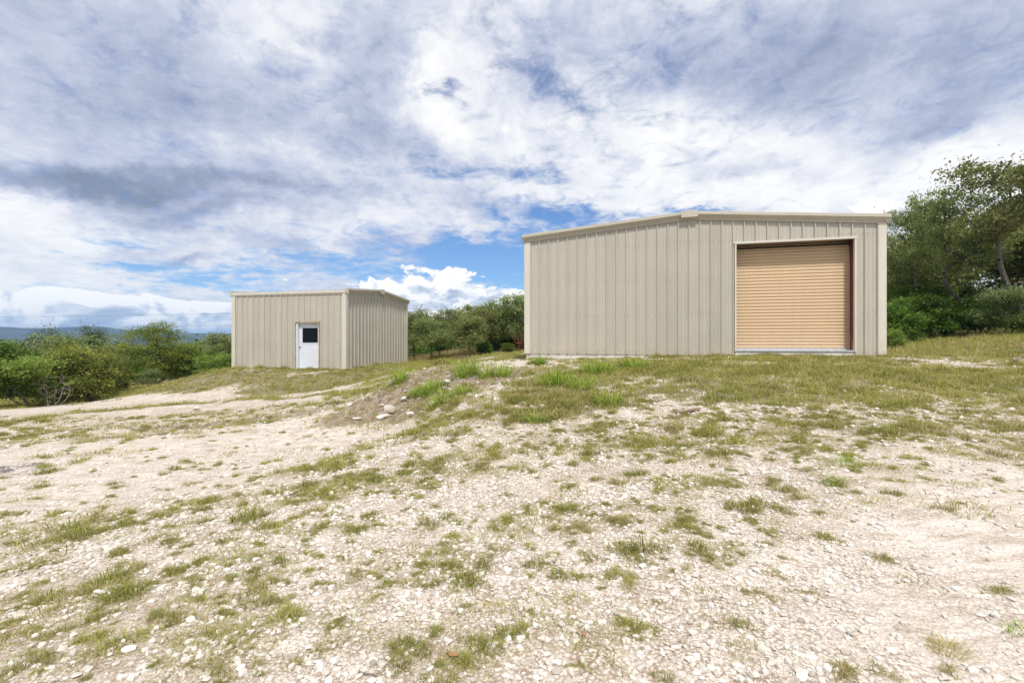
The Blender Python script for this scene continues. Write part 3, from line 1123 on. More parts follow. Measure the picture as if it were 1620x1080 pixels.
def build_shed():
    A, G, H, RISE = 5.977, 6.18, 3.42, .245
    ang = R(-13.3)
    s = empty('shed', (-13.237, 22.945, .345), ang)
    tag(s, 'smaller stone coloured steel shed with a white half-glass door', 'shed')
    X, Yn = (1, 0, 0), (0, -1, 0)
    eave = lambda x: H + .02
    fx0, fx1, fz1 = 3.404, 4.683, 2.115
    panel_wall(s, (0, 0, 0), X, Yn, A, .22, lambda x: 0.0, eave, [(fx0 + .02, fx1 - .02, -1, fz1 - .02)])
    gt = lambda x: H + .02 + RISE * (1 - abs(x - G / 2) / (G / 2))
    panel_wall(s, (A, 0, 0), (0, 1, 0), (1, 0, 0), G, .12, lambda x: 0.0, gt)
    panel_wall(s, (0, G, 0), (0, -1, 0), (-1, 0, 0), G, .12, lambda x: 0.0, gt, split=False, name='side_wall')
    panel_wall(s, (A, G, 0), (-1, 0, 0), (0, 1, 0), A, .22, lambda x: 0.0, eave, split=False, name='back_wall')
    gable_roof(s, -.06, A + .02, 0, G, H + .118, RISE, 'x', .062)
    rake(s, (A, 0, 0), (0, 1, 0), (1, 0, 0), (-.08, H - .03), (G / 2, H - .02 + RISE))
    rake(s, (A, 0, 0), (0, 1, 0), (1, 0, 0), (G / 2, H - .02 + RISE), (G + .08, H - .03))
    rake(s, (0, 0, 0), (0, 1, 0), (-1, 0, 0), (-.08, H - .03), (G / 2, H - .02 + RISE))
    rake(s, (0, 0, 0), (0, 1, 0), (-1, 0, 0), (G / 2, H - .02 + RISE), (G + .08, H - .03))
    zc = H + RISE - .02
    w, k = .19, RISE / (G / 2)
    pr = [(G / 2 - w, zc + .03 - w * k), (G / 2 + w, zc + .03 - w * k), (G / 2 + w, zc + .248 - w * k), (G / 2, zc + .252), (G / 2 - w, zc + .248 - w * k)]
    MB().sweep([(A + .02, y, z) for y, z in pr], [(A + .170, y, z) for y, z in pr]).build('ridge_cap', M['fascia'], s, bevel=.005)
    # eave trim over the door side
    ep = [(0, 0), (.046, 0), (.050, .03), (.07, .05), (.075, .135), (.06, .145), (0, .145)]
    MB().sweep([(-.09, -o, H - .03 + u) for o, u in ep], [(A + .160, -o, H - .03 + u) for o, u in ep]).build('eave_trim', M['trim'], s)
    gutter(s, (-.09, G + .002), (A + .1, G + .002), (0, 1), H - .03)
    for x, y, sx, sy in ((0, 0, -1, -1), (A, 0, 1, -1), (0, G, -1, 1), (A, G, 1, 1)):
        corner(s, x, y, sx, sy, -.02, H - .005, .15)
    MB().box((.012, .012, -.55), (A - .012, G - .012, .03)).build('floor_slab', M['concrete'], s, bevel=.008)
    # door
    t = .045
    for x0, x1 in ((fx0, fx0 + t), (fx1 - t, fx1)):
        MB().box((x0, -.055, -.02), (x1, .03, fz1)).build('jamb_trim', M['wood'], s, bevel=.003)
    MB().box((fx0, -.058, fz1 + .002), (fx1, .03, fz1 + t)).build('head_trim', M['wood'], s, bevel=.003)
    fr = MB()
    fr.box((fx0 + t, -.02, -.01), (fx0 + .13, .22, fz1)).box((fx1 - .07, -.02, -.01), (fx1 - t, .22, fz1)).box((fx0 + .131, -.02, fz1 - .05), (fx1 - .071, .22, fz1 - .001))
    fr.build('door_frame', M['white'], s, bevel=.004)
    d0, d1, z0, z1 = fx0 + .135, fx1 - .075, .015, fz1 - .055
    g0, g1, gz0, gz1 = d0 + .13, d1 - .07, 1.17, 1.90
    dm = MB()
    y0, y1 = .10, .145
    dm.box((d0, y0, z0), (d1, y1, gz0)).box((d0, y0, gz1), (d1, y1, z1))
    dm.box((d0, y0, gz0 + .0005), (g0, y1, gz1 - .0005)).box((g1, y0, gz0 + .0005), (d1, y1, gz1 - .0005))
    dr = dm.build('door', M['white'], s)
    wf = MB()
    b = .028
    wf.box((g0 - .012, y0 - .012, gz0 - .012), (g0 + b, y0 + .02, gz1 + .012)).box((g1 - b, y0 - .012, gz0 - .012), (g1 + .012, y0 + .02, gz1 + .012))
    wf.box((g0 + b + .001, y0 - .012, gz0 - .012), (g1 - b - .001, y0 + .02, gz0 + b)).box((g0 + b + .001, y0 - .012, gz1 - b), (g1 - b - .001, y0 + .02, gz1 + .012))
    wf.build('window_frame', M['white'], dr)
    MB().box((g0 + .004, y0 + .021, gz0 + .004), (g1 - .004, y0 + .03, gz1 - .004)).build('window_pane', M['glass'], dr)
    kx, kz = d0 + .055, 1.0
    kb = MB().tube((kx, y0, kz), (kx, y0 - .012, kz), .034, .034, 12).tube((kx, y0 - .012, kz), (kx, y0 - .04, kz), .013, .013, 10)
    kb.tube((kx, y0 - .04, kz), (kx, y0 - .056, kz), .020, .031, 12).tube((kx, y0 - .056, kz), (kx, y0 - .072, kz), .031, .016, 12)
    kb.build('door_knob', M['steel'], dr, smooth=True)
    MB().box((fx0 + t, -.05, -.03), (fx1 - t, .098, .012)).build('door_sill', M['galv'], s)
    # no room built: the opaque pane's near-black colour stands for the unlit inside
    sp = []
    for kk in range(20):
        for zz in (.08, 1.12, 2.2, 3.2):
            x = .22 + kk * PITCH + .06
            if x < A - .2 and not (fx0 - .1 < x < fx1 + .1 and zz < fz1 + .05):
                sp.append((x, -.001, zz))
    screws(s, sp, Yn)


build_shed()


# ------------------------------------------------------------------ trees and shrubs
def tubes_np(segs, n=5):
    """numpy tapered tubes for segments (p0,p1,r0,r1)"""
    P0 = np.array([s[0] for s in segs])
    P1 = np.array([s[1] for s in segs])
    r0 = np.array([s[2] for s in segs])[:, None, None]
    r1 = np.array([s[3] for s in segs])[:, None, None]
    d = P1 - P0
    d /= np.linalg.norm(d, axis=1, keepdims=True) + 1e-9
    ref = np.where(np.abs(d[:, 2:3]) < .9, np.array([[0, 0, 1.0]]), np.array([[1.0, 0, 0]]))
    a = np.cross(d, ref)
    a /= np.linalg.norm(a, axis=1, keepdims=True) + 1e-9
    b = np.cross(d, a)
    th = np.arange(n) * 2 * np.pi / n
    ring = a[:, None, :] * np.cos(th)[None, :, None] + b[:, None, :] * np.sin(th)[None, :, None]
    V = np.concatenate([P0[:, None, :] + ring * r0, P1[:, None, :] + ring * r1], 1).reshape(-1, 3)
    base = (np.arange(len(segs)) * 2 * n)[:, None, None]
    k = np.arange(n)
    q = np.stack([k, (k + 1) % n, n + (k + 1) % n, n + k], -1)[None] + base
    return V, q.reshape(-1, 4)


def leaves_np(rg, centers, sig, per, size, up=.35, narrow=.55, droop=0.0):
    """kite-shaped leaves scattered round clump centres"""
    n = len(centers)
    cnt = n * per
    cid = np.repeat(np.arange(n), per)
    off = rg.normal(size=(cnt, 3))
    off *= (np.abs(rg.normal(size=(cnt, 1))) * .35 + .65)
    csz = rg.uniform(.65, 1.3, n)[cid][:, None]
    p = centers[cid] + off * np.array(sig)[None] * csz
    nrm = rg.normal(size=(cnt, 3)) + np.array([0, 0, up * 2])
    nrm /= np.linalg.norm(nrm, axis=1, keepdims=True)
    t = rg.normal(size=(cnt, 3))
    t[:, 2] -= droop
    t -= nrm * (t * nrm).sum(1, keepdims=True)
    t /= np.linalg.norm(t, axis=1, keepdims=True)
    b = np.cross(nrm, t)
    s = (rg.uniform(.6, 1.25, cnt) * size)[:, None]
    V = np.stack([p - t * s, p + b * s * narrow + nrm * s * .18 - t * s * .1, p + t * s, p - b * s * narrow + nrm * s * .18 - t * s * .1], 1).reshape(-1, 3)
    i = np.arange(cnt) * 4
    T = np.concatenate([np.stack([i, i + 1, i + 2], 1), np.stack([i, i + 2, i + 3], 1)])
    tint = np.clip(rg.normal(.45, .30, n)[cid] + rg.normal(0, .16, cnt), 0, 1)
    return V, T, np.repeat(tint, 4)


def crown_points(rg, lobes, n, stray=.1):
    """points spread through a union of ellipsoids (cx,cy,cz,rx,ry,rz), thinner towards their hearts"""
    vol = np.array([l[3] * l[4] * l[5] for l in lobes]) ** .8
    pick = rg.choice(len(lobes), n, p=vol / vol.sum())
    L = np.array(lobes, float)[pick]
    d = rg.normal(size=(n, 3))
    d /= np.linalg.norm(d, axis=1, keepdims=True)
    r = rg.uniform(.25, 1.0, (n, 1)) ** .5
    r *= np.where(rg.random((n, 1)) < stray, rg.uniform(1.0, 1.25, (n, 1)), 1.0)
    return L[:, :3] + d * r * L[:, 3:]


def skeleton(rg, stems, pts, r_twig, expo=2.2, wiggle=.16):
    """joins every crown point to the nearest wood already there; stems: lists of points from the ground up"""
    pos, par = [], []
    for st in stems:
        prev = -1
        for p in st:
            pos.append(np.array(p, float))
            par.append(prev)
            prev = len(pos) - 1
    fork = np.mean([st[-1] for st in stems], axis=0)
    order = np.argsort(np.linalg.norm(pts - fork, axis=1))
    nfree = [k for k in range(len(pos))]
    for i in order:
        q = pts[i]
        P = np.array(pos)
        dv = q - P
        dist = np.linalg.norm(dv, axis=1)
        cost = dist + .35 * np.maximum(0, P[:, 2] - q[2]) + np.where(np.array(par) < 0, .8, 0)
        j = int(np.argmin(cost))
        k = 3 if dist[j] > .5 else 2
        prev = j
        side = rg.normal(size=3) * wiggle * dist[j]
        for s in range(1, k + 1):
            f = s / k
            p = P[j] + dv[j] * f + side * math.sin(math.pi * f) + np.array([0, 0, .10 * dist[j] * math.sin(math.pi * f)])
            pos.append(p)
            par.append(prev)
            prev = len(pos) - 1
    n = len(pos)
    load = np.zeros(n)
    haschild = np.zeros(n, bool)
    for i in range(n):
        if par[i] >= 0:
            haschild[par[i]] = True
    for i in range(n - 1, -1, -1):
        if not haschild[i]:
            load[i] = max(load[i], 1.0)
        if par[i] >= 0:
            load[par[i]] += load[i]
    # children may come before parents for stems only; order is by creation so this is safe
    rad = r_twig * load ** (1 / expo)
    segs = []
    for i in range(n):
        j = par[i]
        if j >= 0:
            segs.append((pos[j], pos[i], min(rad[j], rad[i] * 1.25), rad[i]))
    return segs


def make_tree(seed, stems, lobes, n_clump, per, sig, leaf, mat, r_twig=.006, up=.35, narrow=.55, droop=0., bark_m='bark', stray=.12, wiggle=.16):
    """prototype meshes (trunk, crown) of one tree"""
    rg = np.random.default_rng(seed)
    pts = crown_points(rg, lobes, n_clump, stray)
    pts[:, 2] = np.maximum(pts[:, 2], .12)
    segs = skeleton(rg, stems, pts, r_twig, wiggle=wiggle)
    V, q = tubes_np(segs)
    wood = mesh_np('trunk', V, q, M[bark_m], smooth=True, make=False)
    if per == 0:
        return wood, None
    V, T, tint = leaves_np(rg, pts, sig, per, leaf, up, narrow, droop)
    crown = mesh_np('crown', V, T, M[mat], attrs={'tint': tint}, make=False)
    return wood, crown


def stem(rg, base, top, n=6, bend=.10):
    base, top = np.array(base, float), np.array(top, float)
    L = np.linalg.norm(top - base)
    s1, s2 = rg.normal(size=3) * bend * L, rg.normal(size=3) * bend * L * .4
    return [base + (top - base) * f + s1 * math.sin(math.pi * f) + s2 * math.sin(2 * math.pi * f) for f in np.linspace(0, 1, n)]


def round_lobes(rg, h0, h1, rad, n, flat=.55, sub=.5):
    """an uneven crown between heights h0 and h1 and of the given radius"""
    out = []
    for _ in range(n):
        a = rg.uniform(0, 2 * math.pi)
        r = rad * math.sqrt(rg.random()) * .68
        f = rg.random()
        z = h0 + (h1 - h0) * (.2 + .6 * f)
        rr = rad * sub * rg.uniform(.75, 1.2)
        out.append((r * math.cos(a), r * math.sin(a), min(z, h1 - rr * flat), rr, rr, rr * flat))
    return out


PROTO, TOPS = {}, {}


def proto(kind):
    """meshes made once for each kind of tree, unit size in metres as built"""
    if kind in PROTO:
        return PROTO[kind]
    sd = abs(hash_name(kind))
    rg = np.random.default_rng(sd)
    if kind.startswith('field_oak'):      # slim young oaks, 3.3 m
        lean = rg.uniform(-.35, .35, 2)
        st = [stem(rg, (0, 0, 0), (lean[0], lean[1], 1.5), 6, .06)]
        lob = round_lobes(rg, .75, 3.3, 1.35, 12, .62, .40)
        r = make_tree(sd, st, lob, 190, 44, (.18, .18, .12), .052, 'oak', .0062)
    elif kind.startswith('dense_oak'):    # broad dense oak, 4.4 m
        st = [stem(rg, (0, 0, 0), (.1, 0, 1.5), 6, .08), stem(rg, (.15, .1, 0), (.7, .2, 1.9), 6, .08)]
        lob = round_lobes(rg, .7, 4.4, 1.9, 16, .62, .46)
        r = make_tree(sd, st, lob, 320, 42, (.21, .21, .13), .064, 'oak', .006)
    elif kind.startswith('live_oak'):     # gnarled open oak, 6 m
        tip = {'live_oak_a': (.5, .2, 2.6), 'live_oak_b': (-1.7, .2, 2.3), 'live_oak_c': (.9, .0, 2.7)}[kind]
        st = [stem(rg, (0, 0, 0), tip, 7, .06), stem(rg, (.25, .15, 0), (-tip[0] * .5 + .5, .6, 2.3), 6, .10)]
        cx = tip[0] * .6
        lob = [(a + cx, b, c, d, e, f) for a, b, c, d, e, f in round_lobes(rg, 1.9, 6.2, 2.5, 22, .55, .29)]
        r = make_tree(sd, st, lob, 380, 36, (.18, .18, .10), .055, 'oak', .0075, wiggle=.22)
    elif kind.startswith('thicket'):      # leafy understorey shrub, 2.2 m
        st = [stem(rg, (rg.uniform(-.3, .3), rg.uniform(-.3, .3), 0), (rg.uniform(-.6, .6), rg.uniform(-.6, .6), 1.0), 5, .1) for _ in range(4)]
        lob = round_lobes(rg, .05, 2.2, 1.35, 14, .6, .42)
        r = make_tree(sd, st, lob, 280, 40, (.16, .16, .09), .062, 'shrub', .005, up=.6)
    elif kind.startswith('yellow_bush'):  # rounded yellow-green bush, 2.1 m
        st = [stem(rg, (rg.uniform(-.2, .2), rg.uniform(-.2, .2), 0), (rg.uniform(-.7, .7), rg.uniform(-.6, .6), .9), 5, .12) for _ in range(4)]
        lob = round_lobes(rg, .2, 2.1, 1.5, 14, .6, .42)
        r = make_tree(sd, st, lob, 300, 44, (.15, .15, .08), .048, 'yellow', .0055, up=.7)
    elif kind.startswith('grey_bush'):
        st = [stem(rg, (rg.uniform(-.2, .2), rg.uniform(-.2, .2), 0), (rg.uniform(-.7, .7), rg.uniform(-.6, .6), 1.1), 5, .12) for _ in range(3)]
        lob = round_lobes(rg, .3, 2.6, 1.35, 12, .62, .42)
        r = make_tree(sd, st, lob, 220, 44, (.19, .19, .12), .048, 'greygreen', .006)
    elif kind.startswith('juniper'):      # dark, ragged, 3.6 m
        st = [stem(rg, (0, 0, 0), (0, 0, 2.6), 6, .04)]
        lob = []
        for k in range(16):
            f = k / 15
            a = k * 2.4
            rr = (1.15 - .8 * f)
            lob.append((math.cos(a) * rr * .55, math.sin(a) * rr * .55, .4 + 2.8 * f, rr * .5, rr * .5, .42))
        r = make_tree(sd, st, lob, 240, 60, (.13, .13, .20), .046, 'juniper', .006, up=.2, narrow=.35)
    elif kind.startswith('feather_tree'):  # broad, feathery, leaning trunk, 3.7 m
        st = [stem(rg, (-.35, 0, 0), (.35, 0, 1.5), 6, .08), stem(rg, (-.2, .1, 0), (1.4, .2, 1.75), 7, .10)]
        lob = [(-.6, 0, 2.4, 1.3, 1.3, .8), (.5, .2, 2.9, 1.2, 1.1, .6), (1.3, 0, 2.3, 1.1, 1.1, .7), (-1.5, .1, 1.8, 1.0, 1.0, .8), (1.9, .2, 1.6, .9, .9, .8),
               (.2, -.3, 1.6, 1.6, 1.2, .7), (-.5, .3, .9, 1.3, 1.1, .6), (1.3, .2, .9, 1.1, 1.0, .6), (.6, .1, 3.3, .7, .6, .35), (-.3, 0, 3.1, .6, .5, .3)]
        r = make_tree(sd, st, lob, 380, 58, (.20, .20, .11), .048, 'mesquite', .006, up=.5, narrow=.4)
    elif kind.startswith('snag'):         # dead pale trunk with a few limbs
        st = [stem(rg, (0, 0, 0), (.12, 0, 2.5), 8, .02)]
        lob = [(0, 0, 1.9, .8, .8, .7)]
        r = make_tree(sd, st, lob, 16, 0, (.1, .1, .1), .04, 'oak', .008, bark_m='stick', wiggle=.25)
    elif kind.startswith('dead_brush'):
        st = [stem(rg, (rg.uniform(-.2, .2), rg.uniform(-.2, .2), 0), (rg.uniform(-.5, .5), rg.uniform(-.3, .3), .7), 5, .15) for _ in range(5)]
        lob = [(0, 0, .7, .8, .6, .55)]
        r = make_tree(sd, st, lob, 110, 0, (.1, .1, .1), .04, 'oak', .005, bark_m='stick', wiggle=.3)
    elif kind.startswith('red_sapling'):
        st = [stem(rg, (0, 0, 0), (.05, 0, .9), 6, .05), stem(rg, (.1, 0, 0), (.3, 0, .8), 5, .1)]
        lob = [(.05, 0, .9, .4, .3, .45)]
        r = make_tree(sd, st, lob, 46, 0, (.1, .1, .1), .04, 'oak', .0034, bark_m='rust', wiggle=.3)
    PROTO[kind] = r
    me = r[1] or r[0]
    co = np.zeros(len(me.vertices) * 3, dtype=np.float32)
    me.vertices.foreach_get('co', co)
    TOPS[kind] = float(np.percentile(co[2::3], 99.3))
    return r


def hash_name(s):
    h = 7
    for ch in s:
        h = (h * 131 + ord(ch)) % 1000003
    return h


def plant(name, kind, u, y, vtop, label, cat, group, rz=None, wide=1.0, z=None):
    """a tree at depth y under photograph column u whose top reaches row vtop"""
    x = (u - 810) / FPX * y
    zb = hz(x, y) - .04 if z is None else z
    h = EYE + (540 - vtop) / FPX * y - zb
    wood, crown = proto(kind)
    sc = h / TOPS[kind]
    rz = (hash_name(label) % 628) / 100 if rz is None else rz
    t = empty(name, (x, y, zb), rz, (sc * wide, sc * wide, sc))
    tag(t, label, cat, group)
    o = bpy.data.objects.new('trunk', wood)
    link(o, t)
    if crown is not None:
        o = bpy.data.objects.new('crown', crown)
        link(o, t)
    return t


def build_trees():
    GL, GM, GR = 'trees and bushes left of the small shed', 'oaks between the two buildings', 'oaks and shrubs right of the garage'
    P = plant
    # left
    P('bush', 'yellow_bush_a', 40, 18.6, 566, 'spreading green bush nearest the track at the left edge', 'bush', GL, wide=1.15)
    P('bush', 'yellow_bush_b', 143, 20.6, 545, 'rounded yellow green bush beside the track, lighter than its neighbours', 'bush', GL, wide=.82)
    P('bush', 'yellow_bush_b', 98, 21.8, 553, 'low yellow green bush squeezed between the two large bushes by the track', 'bush', GL, rz=2.1, wide=1.0)
    P('bush', 'grey_bush_a', 178, 23.5, 562, 'small bush at the right end of the bushes along the track', 'bush', GL, wide=.7)
    P('bush', 'thicket_a', 8, 26, 541, 'dark green bush rising at the far left edge', 'bush', GL, wide=1.2)
    P('bush', 'grey_bush_b', 60, 29, 541, 'grey green bush behind the bush nearest the track', 'bush', GL, wide=1.2)
    P('bush', 'grey_bush_a', 108, 31, 530, 'grey green bush under the right juniper', 'bush', GL, wide=1.2)
    P('juniper_tree', 'juniper_a', 62, 35, 526, 'dark juniper against the blue hills beside the pale dead trunk', 'tree', GL)
    P('juniper_tree', 'juniper_b', 148, 37, 518, 'dark juniper with a broad top in front of the highest hill', 'tree', GL, wide=1.3)
    P('juniper_tree', 'juniper_a', 88, 41, 523, 'small dark juniper just right of the pale dead trunk', 'tree', GL, rz=1.3)
    P('dead_tree', 'snag', 71, 30, 531, 'pale bare dead trunk standing above the left bushes', 'tree', GL, rz=.4)
    P('dead_shrub', 'dead_brush', 84, 18.6, 592, 'tangle of grey brown dead twigs between the two large bushes', 'shrub', GL, rz=.2, wide=.8)
    P('feather_tree', 'feather_tree', 234, 30, 512, 'broad feathery green tree with a leaning trunk left of the shed', 'tree', GL, rz=0.0, wide=1.12)
    P('bush', 'thicket_b', 292, 32, 548, 'bright green bush leaning on the right side of the feathery tree', 'bush', GL, wide=1.1)
    P('bush', 'thicket_a', 196, 29, 572, 'dark bush at the foot of the feathery tree', 'bush', GL, rz=1.0)
    P('bush', 'yellow_bush_a', 345, 27.5, 560, 'yellow green bush against the left corner of the shed', 'bush', GL, rz=2.4)
    P('bush', 'thicket_b', 318, 31, 556, 'mid green bush between the feathery tree and the shed', 'bush', GL, rz=4.0)
    P('grey_tree', 'grey_bush_b', 306, 44, 537, 'grey topped tree with bare limbs beyond the feathery tree', 'tree', GL, wide=1.1)
    P('juniper_tree', 'juniper_b', 338, 42, 541, 'short dark juniper behind the bush at the shed corner', 'tree', GL, rz=2.0, wide=1.3)
    P('oak_tree', 'field_oak_a', 356, 34, 527, 'thin oak showing just left of the shed wall', 'tree', GL, rz=.7)
    P('shrub', 'yellow_bush_a', 196, 24.5, 590, 'low yellow green shrub at the end of the grassy bank', 'shrub', GL, rz=1.1)
    P('shrub', 'grey_bush_a', 236, 25.5, 584, 'low feathery grey green shrub above the grassy bank', 'shrub', GL, rz=3.0)
    # middle
    P('oak_tree', 'field_oak_b', 654, 31.5, 490, 'slim oak closest to the right wall of the shed', 'tree', GM, rz=.3)
    P('oak_tree', 'field_oak_a', 681, 28.5, 504, 'slim oak, second from the shed wall', 'tree', GM, rz=2.3)
    P('oak_tree', 'field_oak_c', 698, 30, 508, 'slim oak with a leaning trunk, third from the shed wall', 'tree', GM, rz=4.1)
    P('oak_tree', 'field_oak_b', 741, 30, 500, 'slim oak standing behind the larger heap of dark earth', 'tree', GM, rz=5.2, wide=1.15)
    P('oak_tree', 'field_oak_c', 760, 32, 487, 'slim oak half way between the dark earth and the garage', 'tree', GM, rz=1.1)
    P('oak_tree', 'dense_oak_a', 716, 38, 491, 'round topped oak showing above the row of slim oaks', 'tree', GM, rz=.5)
    P('oak_tree', 'dense_oak_b', 786, 34, 478, 'broad dense oak in the middle of the gap, left of the garage', 'tree', GM, rz=2.0)
    P('oak_tree', 'dense_oak_a', 828, 33, 468, 'broad dense oak partly hidden by the left wall of the garage', 'tree', GM, rz=3.6)
    P('oak_tree', 'dense_oak_b', 668, 42, 505, 'dark oak behind the slim oaks beside the shed', 'tree', GM, rz=4.4)
    P('oak_tree', 'dense_oak_a', 748, 41, 484, 'tall ragged oak rising behind the slim oaks', 'tree', GM, rz=5.5, wide=.8)
    P('bush', 'thicket_b', 690, 36, 536, 'low dark bush under the row of slim oaks', 'bush', GM, rz=.6, wide=1.4)
    P('bush', 'thicket_a', 768, 31, 540, 'rounded green bush below the broad oaks', 'bush', GM, rz=2.6, wide=.9)
    P('bush', 'thicket_b', 805, 30, 543, 'dark bush in the shade left of the garage corner', 'bush', GM, rz=1.9, wide=1.2)
    P('oak_tree', 'dense_oak_b', 806, 40, 486, 'dark oak filling the gap behind the broad oaks by the garage', 'tree', GM, rz=1.0, wide=1.3)
    P('bush', 'thicket_a', 826, 35, 530, 'low dark bush behind the red sapling', 'bush', GM, rz=.3, wide=1.6)
    P('bush', 'thicket_b', 783, 37, 524, 'dark bush closing the gap under the broad oaks left of the garage', 'bush', GM, rz=2.9, wide=1.7)
    P('sapling', 'red_sapling', 819, 25, 526, 'rust red bare sapling beside the left corner of the garage', 'sapling', GM, rz=.2)
    # right
    P('oak_tree', 'live_oak_a', 1446, 24, 330, 'open oak showing directly beside the right corner of the garage', 'tree', GR, rz=.4, wide=.72)
    P('oak_tree', 'live_oak_b', 1556, 21.5, 296, 'oak with a trunk leaning to the left over the shrubs', 'tree', GR, rz=0.0, wide=.8)
    P('oak_tree', 'live_oak_c', 1616, 18.6, 232, 'tallest oak at the right edge, reaching above all the others', 'tree', GR, rz=.3, wide=.92)
    P('oak_tree', 'live_oak_a', 1494, 28, 372, 'small dark trunked oak seen in the gap between the larger oaks', 'tree', GR, rz=2.7, wide=.8)
    P('oak_tree', 'live_oak_b', 1580, 29, 330, 'oak further back between the leaning oak and the tallest oak', 'tree', GR, rz=2.2)
    P('oak_tree', 'dense_oak_b', 1462, 27, 352, 'fuller oak standing behind the open oak by the garage corner', 'tree', GR, rz=2.5, wide=.85)
    P('bush', 'thicket_a', 1418, 20.5, 482, 'leafy shrub at the right corner of the garage', 'bush', GR, rz=.9)
    P('bush', 'thicket_b', 1462, 21.5, 470, 'leafy shrub under the open oak, second from the garage', 'bush', GR, rz=2.2, wide=1.1)
    P('bush', 'thicket_a', 1508, 20.5, 488, 'low leafy shrub in the middle of the right thicket', 'bush', GR, rz=3.4)
    P('bush', 'thicket_b', 1550, 20.5, 470, 'dark leafy shrub below the leaning oak', 'bush', GR, rz=4.6, wide=1.1)
    P('bush', 'grey_bush_a', 1592, 18.8, 455, 'grey green shrub below the tallest oak', 'bush', GR, rz=.2)
    P('bush', 'thicket_a', 1622, 18.2, 492, 'bright green shrub at the right edge behind the mound', 'bush', GR, rz=5.7, wide=.9)
    P('bush', 'thicket_b', 1440, 25, 452, 'tall shrub at the back under the open oak', 'bush', GR, rz=5.0, wide=1.1)
    P('bush', 'grey_bush_b', 1495, 30, 452, 'pale bush far back in the gap between the oaks', 'bush', GR, rz=1.5, wide=1.5)
    P('bush', 'yellow_bush_a', 1410, 18.2, 520, 'low bush with small leaves against the garage corner', 'bush', GR, rz=1.7, wide=.8)
    P('bush', 'thicket_a', 1570, 25, 450, 'tall shrub at the back between the two leaning trunks', 'bush', GR, rz=.1, wide=1.2)
    P('oak_tree', 'dense_oak_a', 1660, 24, 330, 'dense oak at the very edge behind the tallest oak', 'tree', GR, rz=1.0)
    P('oak_tree', 'dense_oak_b', 1420, 34, 372, 'dense oak far behind the garage corner', 'tree', GR, rz=.0)


build_trees()


def build_far_woods():
    """scrub and woods beyond the counted trees, down to the plain"""
    rg = np.random.default_rng(77)
    Vs, Ts, ti, off = [], [], [], 0
    pts, sz = [], []
    for _ in range(850):
        a = rg.uniform(-.95, .95)
        r = 46 + 330 * rg.random() ** 1.6
        x, y = math.sin(a) * r, math.cos(a) * r
        if x / y > -.03 and r < 60 and x / y < .62:
            continue
        pts.append((x, y))
        sz.append(rg.uniform(1.3, 2.4) * (1 + r / 500))
    pts, sz = np.array(pts), np.array(sz)
    zz = height(pts[:, 0], pts[:, 1])
    for k in range(len(pts)):
        n = 26
        d = rg.normal(size=(n, 3))
        d /= np.linalg.norm(d, axis=1, keepdims=True)
        c = np.array([pts[k, 0], pts[k, 1], zz[k] + sz[k] * .55]) + d * np.array([1, 1, .62]) * sz[k] * rg.uniform(.5, 1, (n, 1))
        V, T, t = leaves_np(rg, c, (sz[k] * .20,) * 3, 5, .20 + .02 * sz[k], .4, .6)
        Vs.append(V)
        Ts.append(T + off)
        ti.append(t)
        off += len(V)
    o = mesh_np('distant_woods', np.concatenate(Vs), np.concatenate(Ts), M['juniper'], attrs={'tint': np.concatenate(ti)})
    tag(o, 'mass of dark scrub and woods reaching away to the plain', kind='stuff')


build_far_woods()


# ------------------------------------------------------------------ grass
def blades(rg, p, length, width, lean, az, tint, dry, curl=.5):
    """numpy grass blades: p (n,3) roots; returns verts, tris, attrs"""
    n = len(p)
    d = np.stack([np.cos(az), np.sin(az), np.zeros(n)], 1)
    side = np.stack([-np.sin(az), np.cos(az), np.zeros(n)], 1)
    tw = rg.uniform(-.9, .9, n)[:, None]
    side = side * np.cos(tw) + d * np.sin(tw)
    L, W = length[:, None], width[:, None]
    le = lean[:, None]
    up = np.array([[0, 0, 1.0]])
    a1 = le * .55
    a2 = np.minimum(le * (1 + curl) + rg.uniform(-.2, .5, n)[:, None] * np.minimum(le, .8), 2.1)
    m = p + (up * np.cos(a1) + d * np.sin(a1)) * L * .5
    t = m + (up * np.cos(a2) + d * np.sin(a2)) * L * .5
    V = np.stack([p - side * W * .5, p + side * W * .5, m + side * W * .42, m - side * W * .42, t], 1).reshape(-1, 3)
    i = np.arange(n) * 5
    T = np.concatenate([np.stack([i, i + 1, i + 2], 1), np.stack([i, i + 2, i + 3], 1), np.stack([i + 3, i + 2, i + 4], 1)])
    return V, T, {'tint': np.repeat(tint, 5), 'dry': np.repeat(dry, 5)}


GB = (Vector((.4536, 15.77, 0)), math.atan2(-2.58, 9.69), 10.03, 12.2)
SB = (Vector((-13.237, 22.945, 0)), R(-13.3), 5.977, 6.18)


def outside(x, y, pad=.02):
    ok = np.ones(len(x), bool)
    for o, a, w, d in (GB, SB):
        dx, dy = x - o.x, y - o.y
        lx = dx * math.cos(a) + dy * math.sin(a)
        ly = -dx * math.sin(a) + dy * math.cos(a)
        ok &= ~((lx > -pad) & (lx < w + pad) & (ly > -pad) & (ly < d + pad))
    return ok


def scatter(rg, n, y0, y1, spread=1.18, power=1.0):
    """random ground points in the wedge the site view covers, with a margin"""
    y = y0 + (y1 - y0) * rg.random(n) ** power
    x = (rg.random(n) * 2 - 1) * y * spread
    return x, y


